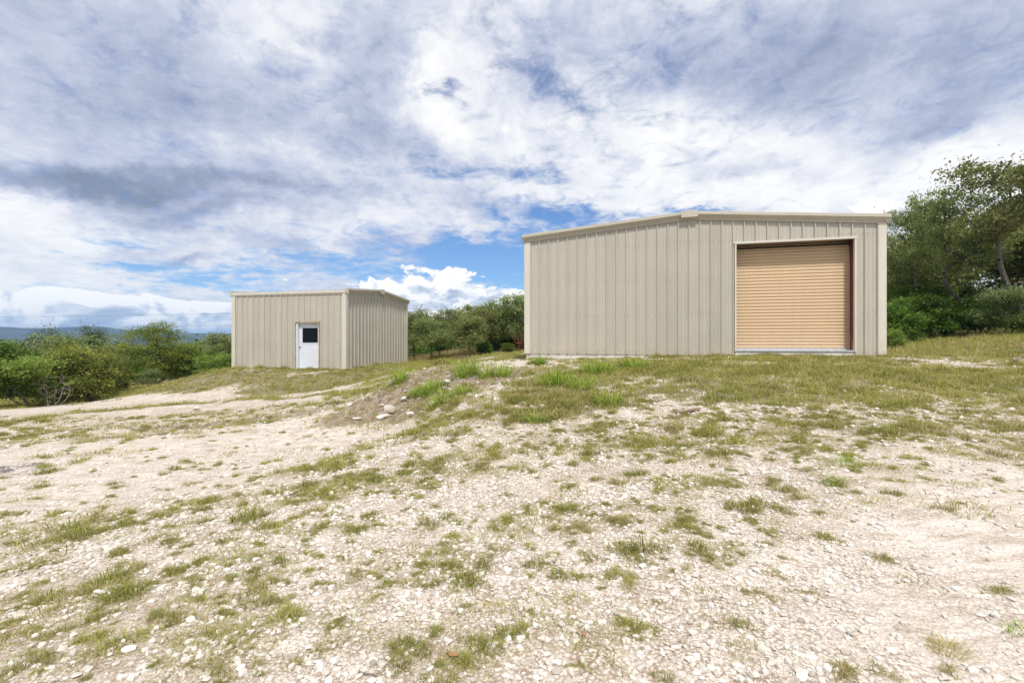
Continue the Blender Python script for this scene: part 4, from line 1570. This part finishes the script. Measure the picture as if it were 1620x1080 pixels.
def build_grass():
    rg = np.random.default_rng(21)
    parts = []

    def add(x, y, per, rad, ln, wd, lean, tint, dry, mat='grass'):
        n = len(x)
        k = np.repeat(np.arange(n), per)
        r = np.sqrt(rg.random(len(k))) * rad[k]
        a = rg.uniform(0, 2 * np.pi, len(k))
        px, py = x[k] + r * np.cos(a), y[k] + r * np.sin(a)
        ok = outside(px, py)
        k, px, py, r, a = k[ok], px[ok], py[ok], r[ok], a[ok]
        pz = height(px, py) - .006
        L = ln[k] * rg.uniform(.45, 1.2, len(k))
        az = a + rg.normal(0, .9, len(k))
        le = np.clip(np.abs(rg.normal(lean, .33, len(k))) + .35 * r / np.maximum(rad[k], 1e-3), .03, 1.35)
        parts.append((blades(rg, np.stack([px, py, pz], 1), L, wd[k] * rg.uniform(.7, 1.2, len(k)), le, az,
                             np.clip(tint[k] + rg.normal(0, .17, len(k)), 0, 1), np.clip(dry[k] + rg.normal(0, .28, len(k)), 0, 1))))

    # single sprigs in between
    x, y = scatter(rg, 9000, 1.7, 11, 1.2, .6)
    lush, tuft, soil, char, hard = masks(x, y)
    ok = rg.random(len(x)) < .16 * (1 - .7 * hard)
    x, y = x[ok], y[ok]
    add(x, y, 7, np.full(len(x), .025), rg.uniform(.03, .08, len(x)), np.full(len(x), .003), .6, rg.uniform(.3, .9, len(x)), rg.uniform(0, .8, len(x)))
    # thick grass on the pads and banks
    x, y = scatter(rg, 40000, 6.0, 26, 1.2, .8)
    lush, tuft, soil, char, hard = masks(x, y)
    ok = rg.random(len(x)) < lush * .95 * (1 - .55 * soil)
    x, y = x[ok], y[ok]
    drn = fbm(x * .7, y * .7 + 9, 3)
    right = sstep(2.5, 7.5, x)
    hgt = .085 + .12 * np.clip(fbm(x * 1.3, y * 1.3, 3) + .4, 0, 1)
    add(x, y, 13, np.full(len(x), .11), hgt * rg.uniform(.7, 1.3, len(x)), .005 + .00035 * y, .55,
        np.clip(.57 + .5 * fbm(x * .5 + 40, y * .5, 3) + .1 * right + rg.normal(0, .1, len(x)), 0, 1),
        np.clip(.06 + .16 * right + 1.15 * drn, 0, 1))
    # tall seed grass under the trees and on the right mound
    x, y = scatter(rg, 26000, 12, 33, 1.2, .9)
    lush, tuft, soil, char, hard = masks(x, y)
    tall = np.maximum(np.maximum(sstep(11.5, 13.2, x) * sstep(13, 15, y), sstep(25.0, 27, y) * (x > -6) * (x < 4)), sstep(-13.5, -15, x) * sstep(19.5, 22, y))
    ok = rg.random(len(x)) < tall * .8
    x, y = x[ok], y[ok]
    pale = sstep(.05, .3, fbm(x * .4 + 8, y * .4, 2) + .18)
    add(x, y, 9, np.full(len(x), .14), rg.uniform(.12, .26, len(x)) * (1 + .7 * sstep(.1, .4, fbm(x * .8 + 50, y * .8, 2))), .006 + .0003 * y, .30, rg.uniform(.4, .95, len(x)), np.clip(.55 * pale + rg.normal(0, .15, len(x)), 0, 1))
    # dead thatch on the earth bank
    x, y = scatter(rg, 26000, 8, 24, 1.0, .9)
    lush, tuft, soil, char, hard = masks(x, y)
    ok = rg.random(len(x)) < soil * .75
    x, y = x[ok], y[ok]
    add(x, y, 8, np.full(len(x), .10), rg.uniform(.10, .24, len(x)), .005 + .0004 * y, .9, rg.uniform(0, .6, len(x)), rg.uniform(.25, 1.0, len(x)))
    # a belt of straw coloured standing grass behind the slim oaks
    n = 1500
    x, y = rg.uniform(-7, -2.4, n), rg.uniform(31, 34, n)
    add(x, y, 9, np.full(n, .18), rg.uniform(.35, .75, n), np.full(n, .016), .22, rg.uniform(.5, 1, n), rg.uniform(.75, 1, n))

    off, Vs, Ts, at_ = 0, [], [], {'tint': [], 'dry': []}
    for V, T, a in parts:
        Vs.append(V)
        Ts.append(T + off)
        off += len(V)
        for k in at_:
            at_[k].append(a[k])
    o = mesh_np('grass', np.concatenate(Vs), np.concatenate(Ts), M['grass'], attrs={k: np.concatenate(v) for k, v in at_.items()}, smooth=True)
    tag(o, 'sparse low grass on the gravel thickening to green turf by the buildings', kind='stuff')
    return off // 5


N_BLADES = build_grass()


def build_tufts():
    """low bunches of grass scattered over the gravel: many copies of sixteen small bunches"""
    rg = np.random.default_rng(404)
    src = bpy.data.collections.new('tuft_kinds')       # not linked to the scene: only instanced
    kinds = [(.42, .10)] * 4 + [(.26, .30)] * 5 + [(.06, .58)] * 3 + [(.66, .24)] * 4 + [(.55, .34)] * 4 + [(.30, .50)] * 4
    for k, (tn, dr) in enumerate(kinds):
        mat_ = k >= 16
        n = 150 if mat_ else 210
        rad = .21 if mat_ else .10
        lob = rg.normal(0, .42, (5, 2)) * rad
        c = lob[rg.integers(0, 5, n)]
        p = c + rg.normal(0, .30, (n, 2)) * rad
        px, py = p[:, 0] * rg.uniform(.9, 1.5), p[:, 1] * .75
        rr = np.hypot(px, py) / rad
        le = np.clip(np.abs(rg.normal(1.1 if mat_ else .85, .38, n)) + .25 * rr, .05, 1.45)
        V, T, at_ = blades(rg, np.stack([px, py, np.full(n, -.008)], 1), rg.uniform(.035, .105, n) * (.8 if mat_ else 1.15 - .3 * np.minimum(rr, 1)), rg.uniform(.0026, .0052, n), le,
                           np.arctan2(py, px) + rg.normal(0, 1.2, n), np.clip(rg.normal(tn, .16, n), 0, 1), np.clip(rg.normal(dr, .20, n), 0, 1), curl=.9)
        me = mesh_np('tuft_%d' % k, V, T, M['grass'], attrs=at_, smooth=True, make=False)
        src.objects.link(bpy.data.objects.new('%02d_tuft' % k, me))
    x, y = scatter(rg, 27000, 1.7, 15, 1.2, .60)
    lush, tuft, soil, char, hard = masks(x, y)
    raw = cover(TUFTS, x, y)
    rag = sstep(-.15, .35, fbm(x * 2.1 + 90, y * 2.1, 3, .6))
    left = sstep(-.2, -2.2, x) * sstep(6.5, 3.0, y)
    upper = sstep(5.5, 7.5, y) * sstep(-.5, 1.0, x)
    pt = np.clip(.15 + .95 * raw * (.35 + .65 * rag) + .40 * tuft + (.50 * left + .34 * upper) * (.25 + .75 * rag), 0, 1) * (1 - .25 * lush) * (1 - .85 * hard) * (1 - char) * (1 - linecover(BARE, x, y))
    ok = (rg.random(len(x)) < pt * .90) & outside(x, y, .12)
    x, y, lush = x[ok], y[ok], lush[ok]
    # weeds along the foot of the walls
    wx, wy = [], []
    for (o_, a_, w_, d_), sides in ((GB, 'f'), (SB, 'fr')):
        for _ in range(150 if sides == 'f' else 170):
            off = -abs(rg.normal(0, .12)) - .10
            if sides == 'f' or rg.random() < .55:
                lx, ly = rg.uniform(-.2, w_ + .2), off
            else:
                lx, ly = w_ - off, rg.uniform(0, d_)
            if sides == 'f' and rg.random() < .5 and lx < 2.6:
                continue
            wx.append(o_.x + lx * math.cos(a_) - ly * math.sin(a_))
            wy.append(o_.y + lx * math.sin(a_) + ly * math.cos(a_))
    x, y, lush = np.concatenate([x, wx]), np.concatenate([y, wy]), np.concatenate([lush, np.ones(len(wx))])
    n = len(x)
    far = np.clip((y - 2) / 9, 0, 1)
    size = np.clip(np.exp(rg.normal(-.78, .48, n)) * (1 + .75 * far) * (1 + .5 * lush), .25, 2.6)
    z = height(x, y)
    me = bpy.data.meshes.new('grass_tufts')
    me.vertices.add(n)
    me.vertices.foreach_set('co', np.stack([x, y, z], 1).astype(np.float32).ravel())
    for nm, v in (('turn', rg.uniform(0, 6.283, n)), ('size', size)):
        a = me.attributes.new(nm, 'FLOAT', 'POINT')
        a.data.foreach_set('value', v.astype(np.float32))
    drn = fbm(x * .9 + 3, y * .9, 3) * .9 + rg.normal(0, .30, n)
    sel = np.where(drn > .30, rg.integers(9, 12, n), np.where(drn > .02, rg.integers(4, 9, n), np.where(drn > -.30, rg.integers(0, 4, n), rg.integers(12, 16, n))))
    flat_ = rg.random(n) < .42
    sel = np.where(flat_, rg.integers(16, 24, n), sel)
    a = me.attributes.new('which', 'INT', 'POINT')
    a.data.foreach_set('value', sel.astype(np.int32))
    o = bpy.data.objects.new('grass_tufts', me)
    link(o)
    ng = bpy.data.node_groups.new('scatter_tufts', 'GeometryNodeTree')
    ng.interface.new_socket('Geometry', in_out='INPUT', socket_type='NodeSocketGeometry')
    ng.interface.new_socket('Geometry', in_out='OUTPUT', socket_type='NodeSocketGeometry')
    N, L = ng.nodes, ng.links
    gi, go = N.new('NodeGroupInput'), N.new('NodeGroupOutput')
    ci = N.new('GeometryNodeCollectionInfo')
    ci.inputs['Collection'].default_value = src
    ci.inputs['Separate Children'].default_value = True
    ci.inputs['Reset Children'].default_value = True
    ip = N.new('GeometryNodeInstanceOnPoints')
    ip.inputs['Pick Instance'].default_value = True

    def named(nm, kind):
        nd = N.new('GeometryNodeInputNamedAttribute')
        nd.data_type = kind
        nd.inputs['Name'].default_value = nm
        return nd.outputs['Attribute']
    cx = N.new('ShaderNodeCombineXYZ')
    L.new(named('turn', 'FLOAT'), cx.inputs[2])
    L.new(gi.outputs[0], ip.inputs['Points'])
    L.new(ci.outputs[0], ip.inputs['Instance'])
    L.new(named('which', 'INT'), ip.inputs['Instance Index'])
    L.new(cx.outputs[0], ip.inputs['Rotation'])
    L.new(named('size', 'FLOAT'), ip.inputs['Scale'])
    L.new(ip.outputs[0], go.inputs[0])
    md = o.modifiers.new('scatter_tufts', 'NODES')
    md.node_group = ng
    tag(o, 'low olive and straw coloured tufts dotted over the gravel', kind='stuff')
    return n


print('tufts', build_tufts())


def grass_clump(u, v, n, rad, ln, dry, label, bright=True, wd=None, lean=.38):
    rg = np.random.default_rng(hash_name(label))
    x, y, z = at(u, v)
    r = np.sqrt(rg.random(n)) * rad
    a = rg.uniform(0, 2 * np.pi, n)
    px, py = r * np.cos(a), r * np.sin(a) * .8
    pz = height(x + px, y + py) - z - .01
    w = (wd or (.004 + .0004 * y))
    le = np.clip(np.abs(rg.normal(lean * .6, .22, n)) + lean * 1.1 * r / rad, .02, 1.3)
    V, T, at_ = blades(rg, np.stack([px, py, pz], 1), ln * rg.uniform(.4, 1.15, n), w * rg.uniform(.6, 1.2, n), le, a + rg.normal(0, .5, n),
                       np.clip(rg.normal(.5, .24, n), 0, 1), np.clip(rg.normal(dry, .22, n), 0, 1))
    o = mesh_np('grass_clump', V, T, M['bright' if bright else 'grass'], attrs=at_, smooth=True)
    o.location = (x, y, z)
    tag(o, label, 'grass clump', 'distinct clumps of bunch grass')


for args in (
    (849, 557, 260, .16, .62, .45, 'tall bunch of grass with a brown base against the left corner of the garage'),
    (853, 577, 260, .16, .32, .05, 'round vivid green grass clump on bare gravel just below the garage corner'),
    (738, 594, 320, .28, .52, .05, 'tall bright green grass clump at the top of the earth bank'),
    (769, 598, 170, .17, .36, .08, 'small green grass clump right of the tallest clump on the bank top'),
    (795, 596, 200, .18, .42, .08, 'upright green grass clump at the edge of the bare gravel below the garage corner'),
    (679, 622, 420, .30, .36, .05, 'widest bright green grass clump on the face of the earth bank'),
    (632, 606, 190, .14, .50, .12, 'narrow upright grass clump at the left end of the earth bank'),
    (656, 628, 170, .15, .24, .0, 'low dark green clump below the widest clump on the bank'),
    (701, 638, 300, .24, .36, .06, 'bright grass clump low on the right side of the earth bank'),
    (727, 626, 170, .16, .30, .06, 'small grass clump on the right shoulder of the earth bank'),
    (681, 651, 90, .08, .26, .1, 'slim tuft growing round a pale stone at the foot of the bank'),
    (880, 607, 380, .34, .36, .06, 'broad bright clump at the left end of the turf before the garage'),
    (945, 590, 420, .38, .40, .06, 'dense tall green clump in the turf below the middle of the garage wall'),
    (1000, 582, 320, .36, .34, .1, 'green clump close to the garage wall left of the roll-up door'),
    (920, 615, 280, .28, .30, .12, 'green clump lower down the slope under the densest turf'),
    (965, 640, 280, .26, .30, .3, 'half dry clump at the lower edge of the turf'),
    (846, 668, 170, .14, .20, .1, 'small isolated green clump at the top of the open gravel'),
    (111, 836, 80, .05, .17, .1, 'single dark green tuft alone on the gravel at the left'),
    (820, 742, 190, .13, .17, .25, 'olive tuft with upright blades in the middle of the gravel'),
    (1340, 736, 190, .16, .19, .12, 'yellow green tuft on the gravel below the roll-up door'),
    (1322, 766, 170, .12, .12, .1, 'flat dark green tuft just below the yellow green tuft'),
    (1136, 732, 220, .17, .13, .75, 'flat reddish dry tuft on the gravel left of the door line'),
    (1010, 705, 220, .20, .15, .5, 'wide half dry tuft high on the open gravel'),
    (1603, 1000, 60, .05, .11, .0, 'dark green broad bladed tuft at the right edge of the foreground'),
    (1500, 1030, 230, .09, .10, .7, 'large straw coloured tuft in the lower right foreground'),
    (1335, 1062, 140, .055, .07, .45, 'small round tuft at the bottom right among stones'),
    (912, 952, 260, .085, .075, .65, 'dark grey dead tuft in the centre foreground'),
    (780, 965, 230, .10, .07, .75, 'pale curled dry tuft left of the dark dead tuft'),
    (780, 1025, 230, .08, .075, .35, 'green and straw tuft at the bottom middle of the foreground'),
    (650, 925, 230, .09, .085, .30, 'olive tuft among white stones left of centre in the foreground'),
    (350, 1010, 230, .11, .085, .45, 'tangled green and straw tuft in the lower left foreground'),
    (175, 935, 260, .16, .11, .40, 'long low grey green tuft across the left foreground'),
):
    foreground = args[1] > 690
    args = (args[0], args[1], int(args[2] * .75), args[3] * .85, args[4] * (1.25 if args[1] < 690 else 1.0), *args[5:])
    grass_clump(*args, bright=not foreground or args[5] < .2, lean=.85 if foreground else .62, wd=.0034 if foreground else .0065 + .0005 * 12)


# ------------------------------------------------------------------ stones
def ico():
    t = (1 + 5 ** .5) / 2
    v = np.array([(-1, t, 0), (1, t, 0), (-1, -t, 0), (1, -t, 0), (0, -1, t), (0, 1, t), (0, -1, -t), (0, 1, -t), (t, 0, -1), (t, 0, 1), (-t, 0, -1), (-t, 0, 1)], float)
    v /= np.linalg.norm(v[0])
    f = np.array([(0, 11, 5), (0, 5, 1), (0, 1, 7), (0, 7, 10), (0, 10, 11), (1, 5, 9), (5, 11, 4), (11, 10, 2), (10, 7, 6), (7, 1, 8),
                  (3, 9, 4), (3, 4, 2), (3, 2, 6), (3, 6, 8), (3, 8, 9), (4, 9, 5), (2, 4, 11), (6, 2, 10), (8, 6, 7), (9, 8, 1)])
    return v, f


ICO_V, ICO_F = ico()


def ico2():
    v, f = [tuple(p) for p in ICO_V], []
    cache = {}

    def mid(a, b):
        k = (min(a, b), max(a, b))
        if k not in cache:
            m = (np.array(v[a]) + np.array(v[b])) / 2
            v.append(tuple(m / np.linalg.norm(m)))
            cache[k] = len(v) - 1
        return cache[k]
    for a, b, c in ICO_F:
        ab, bc, ca = mid(a, b), mid(b, c), mid(c, a)
        f += [(a, ab, ca), (b, bc, ab), (c, ca, bc), (ab, bc, ca)]
    return np.array(v), np.array(f)


ICO2_V, ICO2_F = ico2()
OCT_V = np.array([(1, 0, 0), (0, 1, 0), (-1, 0, 0), (0, -1, 0), (.25, .15, .95), (-.1, -.2, -.9), (.7, .68, .2), (-.66, -.7, .25)], float)
OCT_F = np.array([(0, 6, 4), (6, 1, 4), (1, 2, 4), (2, 7, 4), (7, 3, 4), (3, 0, 4), (6, 0, 5), (1, 6, 5), (2, 1, 5), (7, 2, 5), (3, 7, 5), (0, 3, 5)])


def build_gravel():
    rg = np.random.default_rng(31)
    X, Y, SZ = [], [], []
    for n, y0, y1, smin, smax, pw in ((62000, 1.75, 5.0, .006, .031, .75), (52000, 4.4, 9.0, .011, .042, .75), (30000, 8.0, 15.0, .018, .052, .8)):
        x, y = scatter(rg, n, y0, y1, 1.16, pw)
        s = smin + (smax - smin) * rg.random(n) ** 5.0
        X.append(x)
        Y.append(y)
        SZ.append(s)
    xb, yb = rg.normal(-2.7, 1.6, 4200), rg.normal(11.5, 1.5, 4200)
    X.append(xb)
    Y.append(yb)
    SZ.append(.013 + .065 * rg.random(4200) ** 8)
    x, y, s = np.concatenate(X), np.concatenate(Y), np.concatenate(SZ)
    lush, tuft, soil, char, hard = masks(x, y)
    patch = sstep(-.30, .30, fbm(x * 1.6 + 70, y * 1.6, 4, .65))
    p = (.16 + .84 * patch) * (1 - .92 * lush) * (1 - .25 * tuft) * (1 - .45 * soil) * (1 - .86 * hard)
    ok = (rg.random(len(x)) < p) & outside(x, y)
    x, y, s = x[ok], y[ok], s[ok]
    z = height(x, y)
    big = s > .0165
    Ps, Fs, Pc, off = [], [], [], 0
    for sel, bv, bf in ((big, ICO_V, ICO_F), (~big, OCT_V, OCT_F)):
        xs, ys, zs, ss = x[sel], y[sel], z[sel], s[sel]
        n, nv = len(xs), len(bv)
        shapes = []
        for k in range(14):       # broken, flattish shapes
            r = np.random.default_rng(200 + k)
            v = bv * (1 + r.normal(0, .18, (nv, 1)))
            v = np.clip(v, -.85, .85)
            shapes.append(v * np.array([1, r.uniform(.55, .95), r.uniform(.36, .70)]))
        V = np.array(shapes)[rg.integers(0, 14, n)] * ss[:, None, None]
        a = rg.uniform(0, 2 * np.pi, n)
        tilt = rg.normal(0, .30, n)
        ct, st = np.cos(tilt)[:, None], np.sin(tilt)[:, None]
        vy, vz = V[:, :, 1] * ct - V[:, :, 2] * st, V[:, :, 1] * st + V[:, :, 2] * ct
        ca, sa = np.cos(a)[:, None], np.sin(a)[:, None]
        vx2, vy2 = V[:, :, 0] * ca - vy * sa, V[:, :, 0] * sa + vy * ca
        Ps.append(np.stack([vx2 + xs[:, None], vy2 + ys[:, None], vz + (zs + ss * .16)[:, None]], -1).reshape(-1, 3))
        Fs.append((bf[None] + (np.arange(n) * nv)[:, None, None]).reshape(-1, 3) + off)
        Pc.append(np.repeat(np.clip(rg.beta(2.0, 1.3, n), 0, 1), nv))
        off += n * nv
    o = mesh_np('gravel', np.concatenate(Ps), np.concatenate(Fs), M['stone'], attrs={'piece': np.concatenate(Pc)})
    tag(o, 'loose white and buff limestone gravel strewn over the slope', kind='stuff')
    return len(x), len(o.data.polygons)


N_STONES = build_gravel()


def rock(u, v, dims, label, rz=0., seed=1, tone=.7, sink=.25, tilt=0.):
    r = np.random.default_rng(seed)
    x, y, z = at(u, v)
    P = ICO2_V.copy()
    for _ in range(14):      # chop flat facets
        d = r.normal(size=3)
        d /= np.linalg.norm(d)
        lim = r.uniform(.50, .80)
        over = np.maximum(0, P @ d - lim)
        P -= over[:, None] * d[None]
    P *= 1 + r.normal(0, .025, (len(P), 1))
    P = P * np.array(dims) * .5
    c, s = math.cos(tilt), math.sin(tilt)
    P = np.stack([P[:, 0] * c - P[:, 2] * s, P[:, 1], P[:, 0] * s + P[:, 2] * c], 1)
    P[:, 2] += dims[2] * (.5 - sink)
    o = mesh_np('rock', P, ICO2_F, M['stone'], attrs={'piece': np.clip(tone + r.normal(0, .06, len(P)), 0, 1)})
    o.location = (x, y, z)
    o.rotation_euler = (0, 0, rz)
    tag(o, label, 'rock', 'larger loose rocks')


rock(617, 654, (.30, .27, .26), 'largest boulder with a buff cap and grey side at the foot of the earth bank', .3, 3, .32, .15)
rock(606, 662, (.44, .22, .14), 'long whitish slab of rock lying left of the largest boulder', .25, 4, .85, .2, .12)
rock(648, 660, (.22, .18, .14), 'pale angular rock right of the largest boulder', .2, 5, .75, .2)
rock(639, 633, (.16, .13, .12), 'pale rock half way up the earth bank above the largest boulder', .5, 6, .8, .2)
rock(603, 642, (.16, .12, .08), 'flat buff rock on the bank left of the largest boulder', .1, 7, .45, .3)
rock(565, 664, (.26, .18, .09), 'low flat rock at the left end of the rocks by the bank', .3, 8, .6, .3)
rock(708, 607, (.20, .16, .13), 'white rock near the top of the earth bank beside the widest clump', .9, 9, .9, .2)
rock(682, 644, (.15, .13, .16), 'upright greenish white stone inside a slim tuft', .2, 10, .7, .2)
rock(310, 648, (.26, .20, .13), 'lone white rock between the wheel tracks', .3, 11, .95, .2)
rock(360, 964, (.115, .05, .035), 'longest flat pale stone in the left foreground', -.35, 12, .8, .3)
rock(378, 986, (.075, .055, .03), 'flat pale stone just below the longest one in the left foreground', .2, 13, .9, .35)
rock(205, 1030, (.085, .055, .04), 'white stone at the lower left among grass', .4, 14, .95, .3)
rock(375, 1045, (.06, .05, .035), 'blocky buff stone at the bottom left', .2, 15, .6, .3)
rock(877, 1048, (.055, .045, .035), 'roundest white stone at the bottom centre', .3, 16, .98, .3)
rock(1282, 952, (.09, .05, .045), 'pointed white stone in the right foreground', -.5, 17, .92, .3)
rock(1385, 1060, (.055, .045, .035), 'reddish brown stone at the bottom right', .5, 18, .05, .3)
rock(1422, 1014, (.065, .05, .035), 'buff stone to the left of the large straw coloured tuft', .9, 19, .55, .3)
rock(822, 812, (.12, .09, .05), 'grey white flat stone in the centre of the gravel', .2, 20, .7, .35)


# ------------------------------------------------------------------ small things
def stick(name, uv0, uv1, r, mat, label, cat, lift=.012, kinks=5, flat=False):
    p0, p1 = Vector(at(*uv0)), Vector(at(*uv1))
    rg = random.Random(hash_name(label))
    mb = MB()
    prev = None
    n = 1 if flat else kinks
    pts = []
    for k in range(n + 1):
        f = k / n
        p = p0.lerp(p1, f)
        q = Vector((0, 0, 0)) if flat else Vector((rg.uniform(-1, 1), rg.uniform(-1, 1), 0)) * r * 1.3
        pts.append(p + q)
    org = pts[0].copy()
    for k in range(n):
        a, b = pts[k] - org, pts[k + 1] - org
        if not flat:
            a.z = hz(*(pts[k].xy)) - org.z + lift
            b.z = hz(*(pts[k + 1].xy)) - org.z + lift
            mb.tube(a, b, r * (1 - .12 * k), r * (1 - .12 * (k + 1)), 7)
    if flat:
        d = (pts[1] - pts[0])
        L = d.length
        mb.box((0, -r, .0), (L, r, r * .7))
    o = mb.build(name, mat, bevel=.002 if flat else 0, smooth=not flat)
    o.location = org + Vector((0, 0, lift if flat else 0))
    if flat:
        o.rotation_euler = (0, -math.asin(d.z / L), math.atan2(d.y, d.x))
    tag(o, label, cat)


stick('stick', (447, 791), (502, 762), .016, M['stick'], 'straight grey stick lying on the gravel left of centre', 'stick')
stick('twig', (372, 745), (400, 738), .010, M['stick'], 'short dark twig on the edge of the track', 'twig')
stick('twig', (568, 1068), (602, 1078), .005, M['stick'], 'thin pale twig at the bottom edge of the foreground', 'twig')
stick('board', (1069, 655), (1107, 650), .035, M['board'], 'narrow brown board lying on white gravel below the garage wall', 'board', flat=True, lift=.02)
stick('dead_branch', (1604, 578), (1622, 566), .022, M['stick'], 'pale dead branch on the grassy mound at the right edge', 'branch', lift=.10)
stick('stick', (700, 622), (716, 600), .012, M['stick'], 'thin dead stick on the face of the earth bank', 'stick', lift=.04)


def dry_leaf(u, v, size, label, rz, curl):
    x, y, z = at(u, v)
    out = [(-1, 0), (-.75, .22), (-.4, .42), (-.1, .34), (.15, .48), (.5, .30), (.8, .16), (1, 0), (.8, -.16), (.5, -.32), (.2, -.46), (-.1, -.33), (-.45, -.42), (-.75, -.2)]
    mb = MB()
    P = [(a * size, b * size, size * (curl * b * b * 2.2 + .25 * a * a)) for a, b in out]
    c = [(-.6 * size, 0, .02 * size), (0, 0, 0), (.6 * size, 0, .02 * size)]
    i = len(mb.v)
    mb.v += P + c
    n = len(P)
    mid = lambda k: n + (0 if P[k][0] < -.3 * size else 2 if P[k][0] > .3 * size else 1)
    for k in range(n):
        j = (k + 1) % n
        if mid(k) == mid(j):
            mb.f.append((k, j, mid(k)))
        else:
            mb.f.append((k, j, mid(j), mid(k)))
    o = mb.build('fallen_leaf', M['leaf_dry'], smooth=True)
    md = o.modifiers.new('thickness', 'SOLIDIFY')
    md.thickness = .0012
    o.location = (x, y, z + .018)
    o.rotation_euler = (.25, .1, rz)
    tag(o, label, 'leaf', 'dry fallen leaves')


dry_leaf(924, 1008, .024, 'single brown leaf lying on white gravel in the centre foreground', .9, .5)
dry_leaf(718, 1046, .030, 'crumpled tan leaf at the foot of a tuft at the bottom edge', .2, .8)
dry_leaf(708, 1040, .022, 'smaller tan leaf touching the crumpled one at the bottom edge', 2.0, .6)


def clods(u, v, n, rad, size, label):
    x, y, z = at(u, v)
    r = np.random.default_rng(hash_name(label))
    Vs, Fs, off = [], [], 0
    root = empty('earth_heap', (x, y, z))
    tag(root, label, 'earth heap', 'heaps of dark turned earth')
    for k in range(n):
        s = size * r.uniform(.5, 1.1)
        P = ICO2_V * (1 + r.normal(0, .13, (len(ICO2_V), 1))) * s * np.array([1, .9, .75])
        px, py = r.uniform(-1, 1) * rad, r.uniform(-.6, .6) * rad * .5
        o = mesh_np('clod', P, ICO2_F, M['clod'], root)
        o.location = (px, py, float(height(np.array([x + px]), np.array([y + py]))[0]) - z + s * .4)


clods(731, 569, 7, .32, .17, 'larger heap of dark brown clods in front of the slim oaks')
clods(684, 575, 7, .36, .12, 'low row of dark brown clods near the right wall of the shed')
clods(704, 567, 2, .12, .10, 'pair of small clods between the two larger heaps')


def build_power_line():
    p0, p1 = Vector((-130, 62, 0)), Vector((-24, 58, 0))
    poles = []
    for p, lab in ((p0, 'timber power pole off to the left'), (p1, 'timber power pole behind the small shed')):
        z = hz(p.x, p.y)
        top = EYE + 4.4
        root = empty('power_pole', (p.x, p.y, z))
        tag(root, lab, 'pole', 'power poles')
        MB().tube((0, 0, -.3), (0, 0, top - z), .16, .11, 10).build('post', M['stick'], root)
        MB().box((-.9, -.06, top - z - .45), (.9, .06, top - z - .33)).build('crossarm', M['board'], root)
    for dz_, lab in ((3.55, 'upper thin overhead wire crossing the sky above the left hills'), (2.15, 'lower thin overhead wire just above the left hills')):
        mb = MB()
        n = 28
        for k in range(n):
            f0, f1 = k / n, (k + 1) / n
            q0, q1 = p0.lerp(p1, f0), p0.lerp(p1, f1)
            sag = lambda f: -.55 * 4 * f * (1 - f)
            mb.tube((q0.x, q0.y, EYE + dz_ + sag(f0)), (q1.x, q1.y, EYE + dz_ + sag(f1)), .010, .010, 5, caps=False)
        o = mb.build('overhead_wire', M['cable'])
        tag(o, lab, 'wire', 'overhead wires')


build_power_line()
print('blades', N_BLADES, 'stones', N_STONES, 'objects', len(bpy.data.objects))
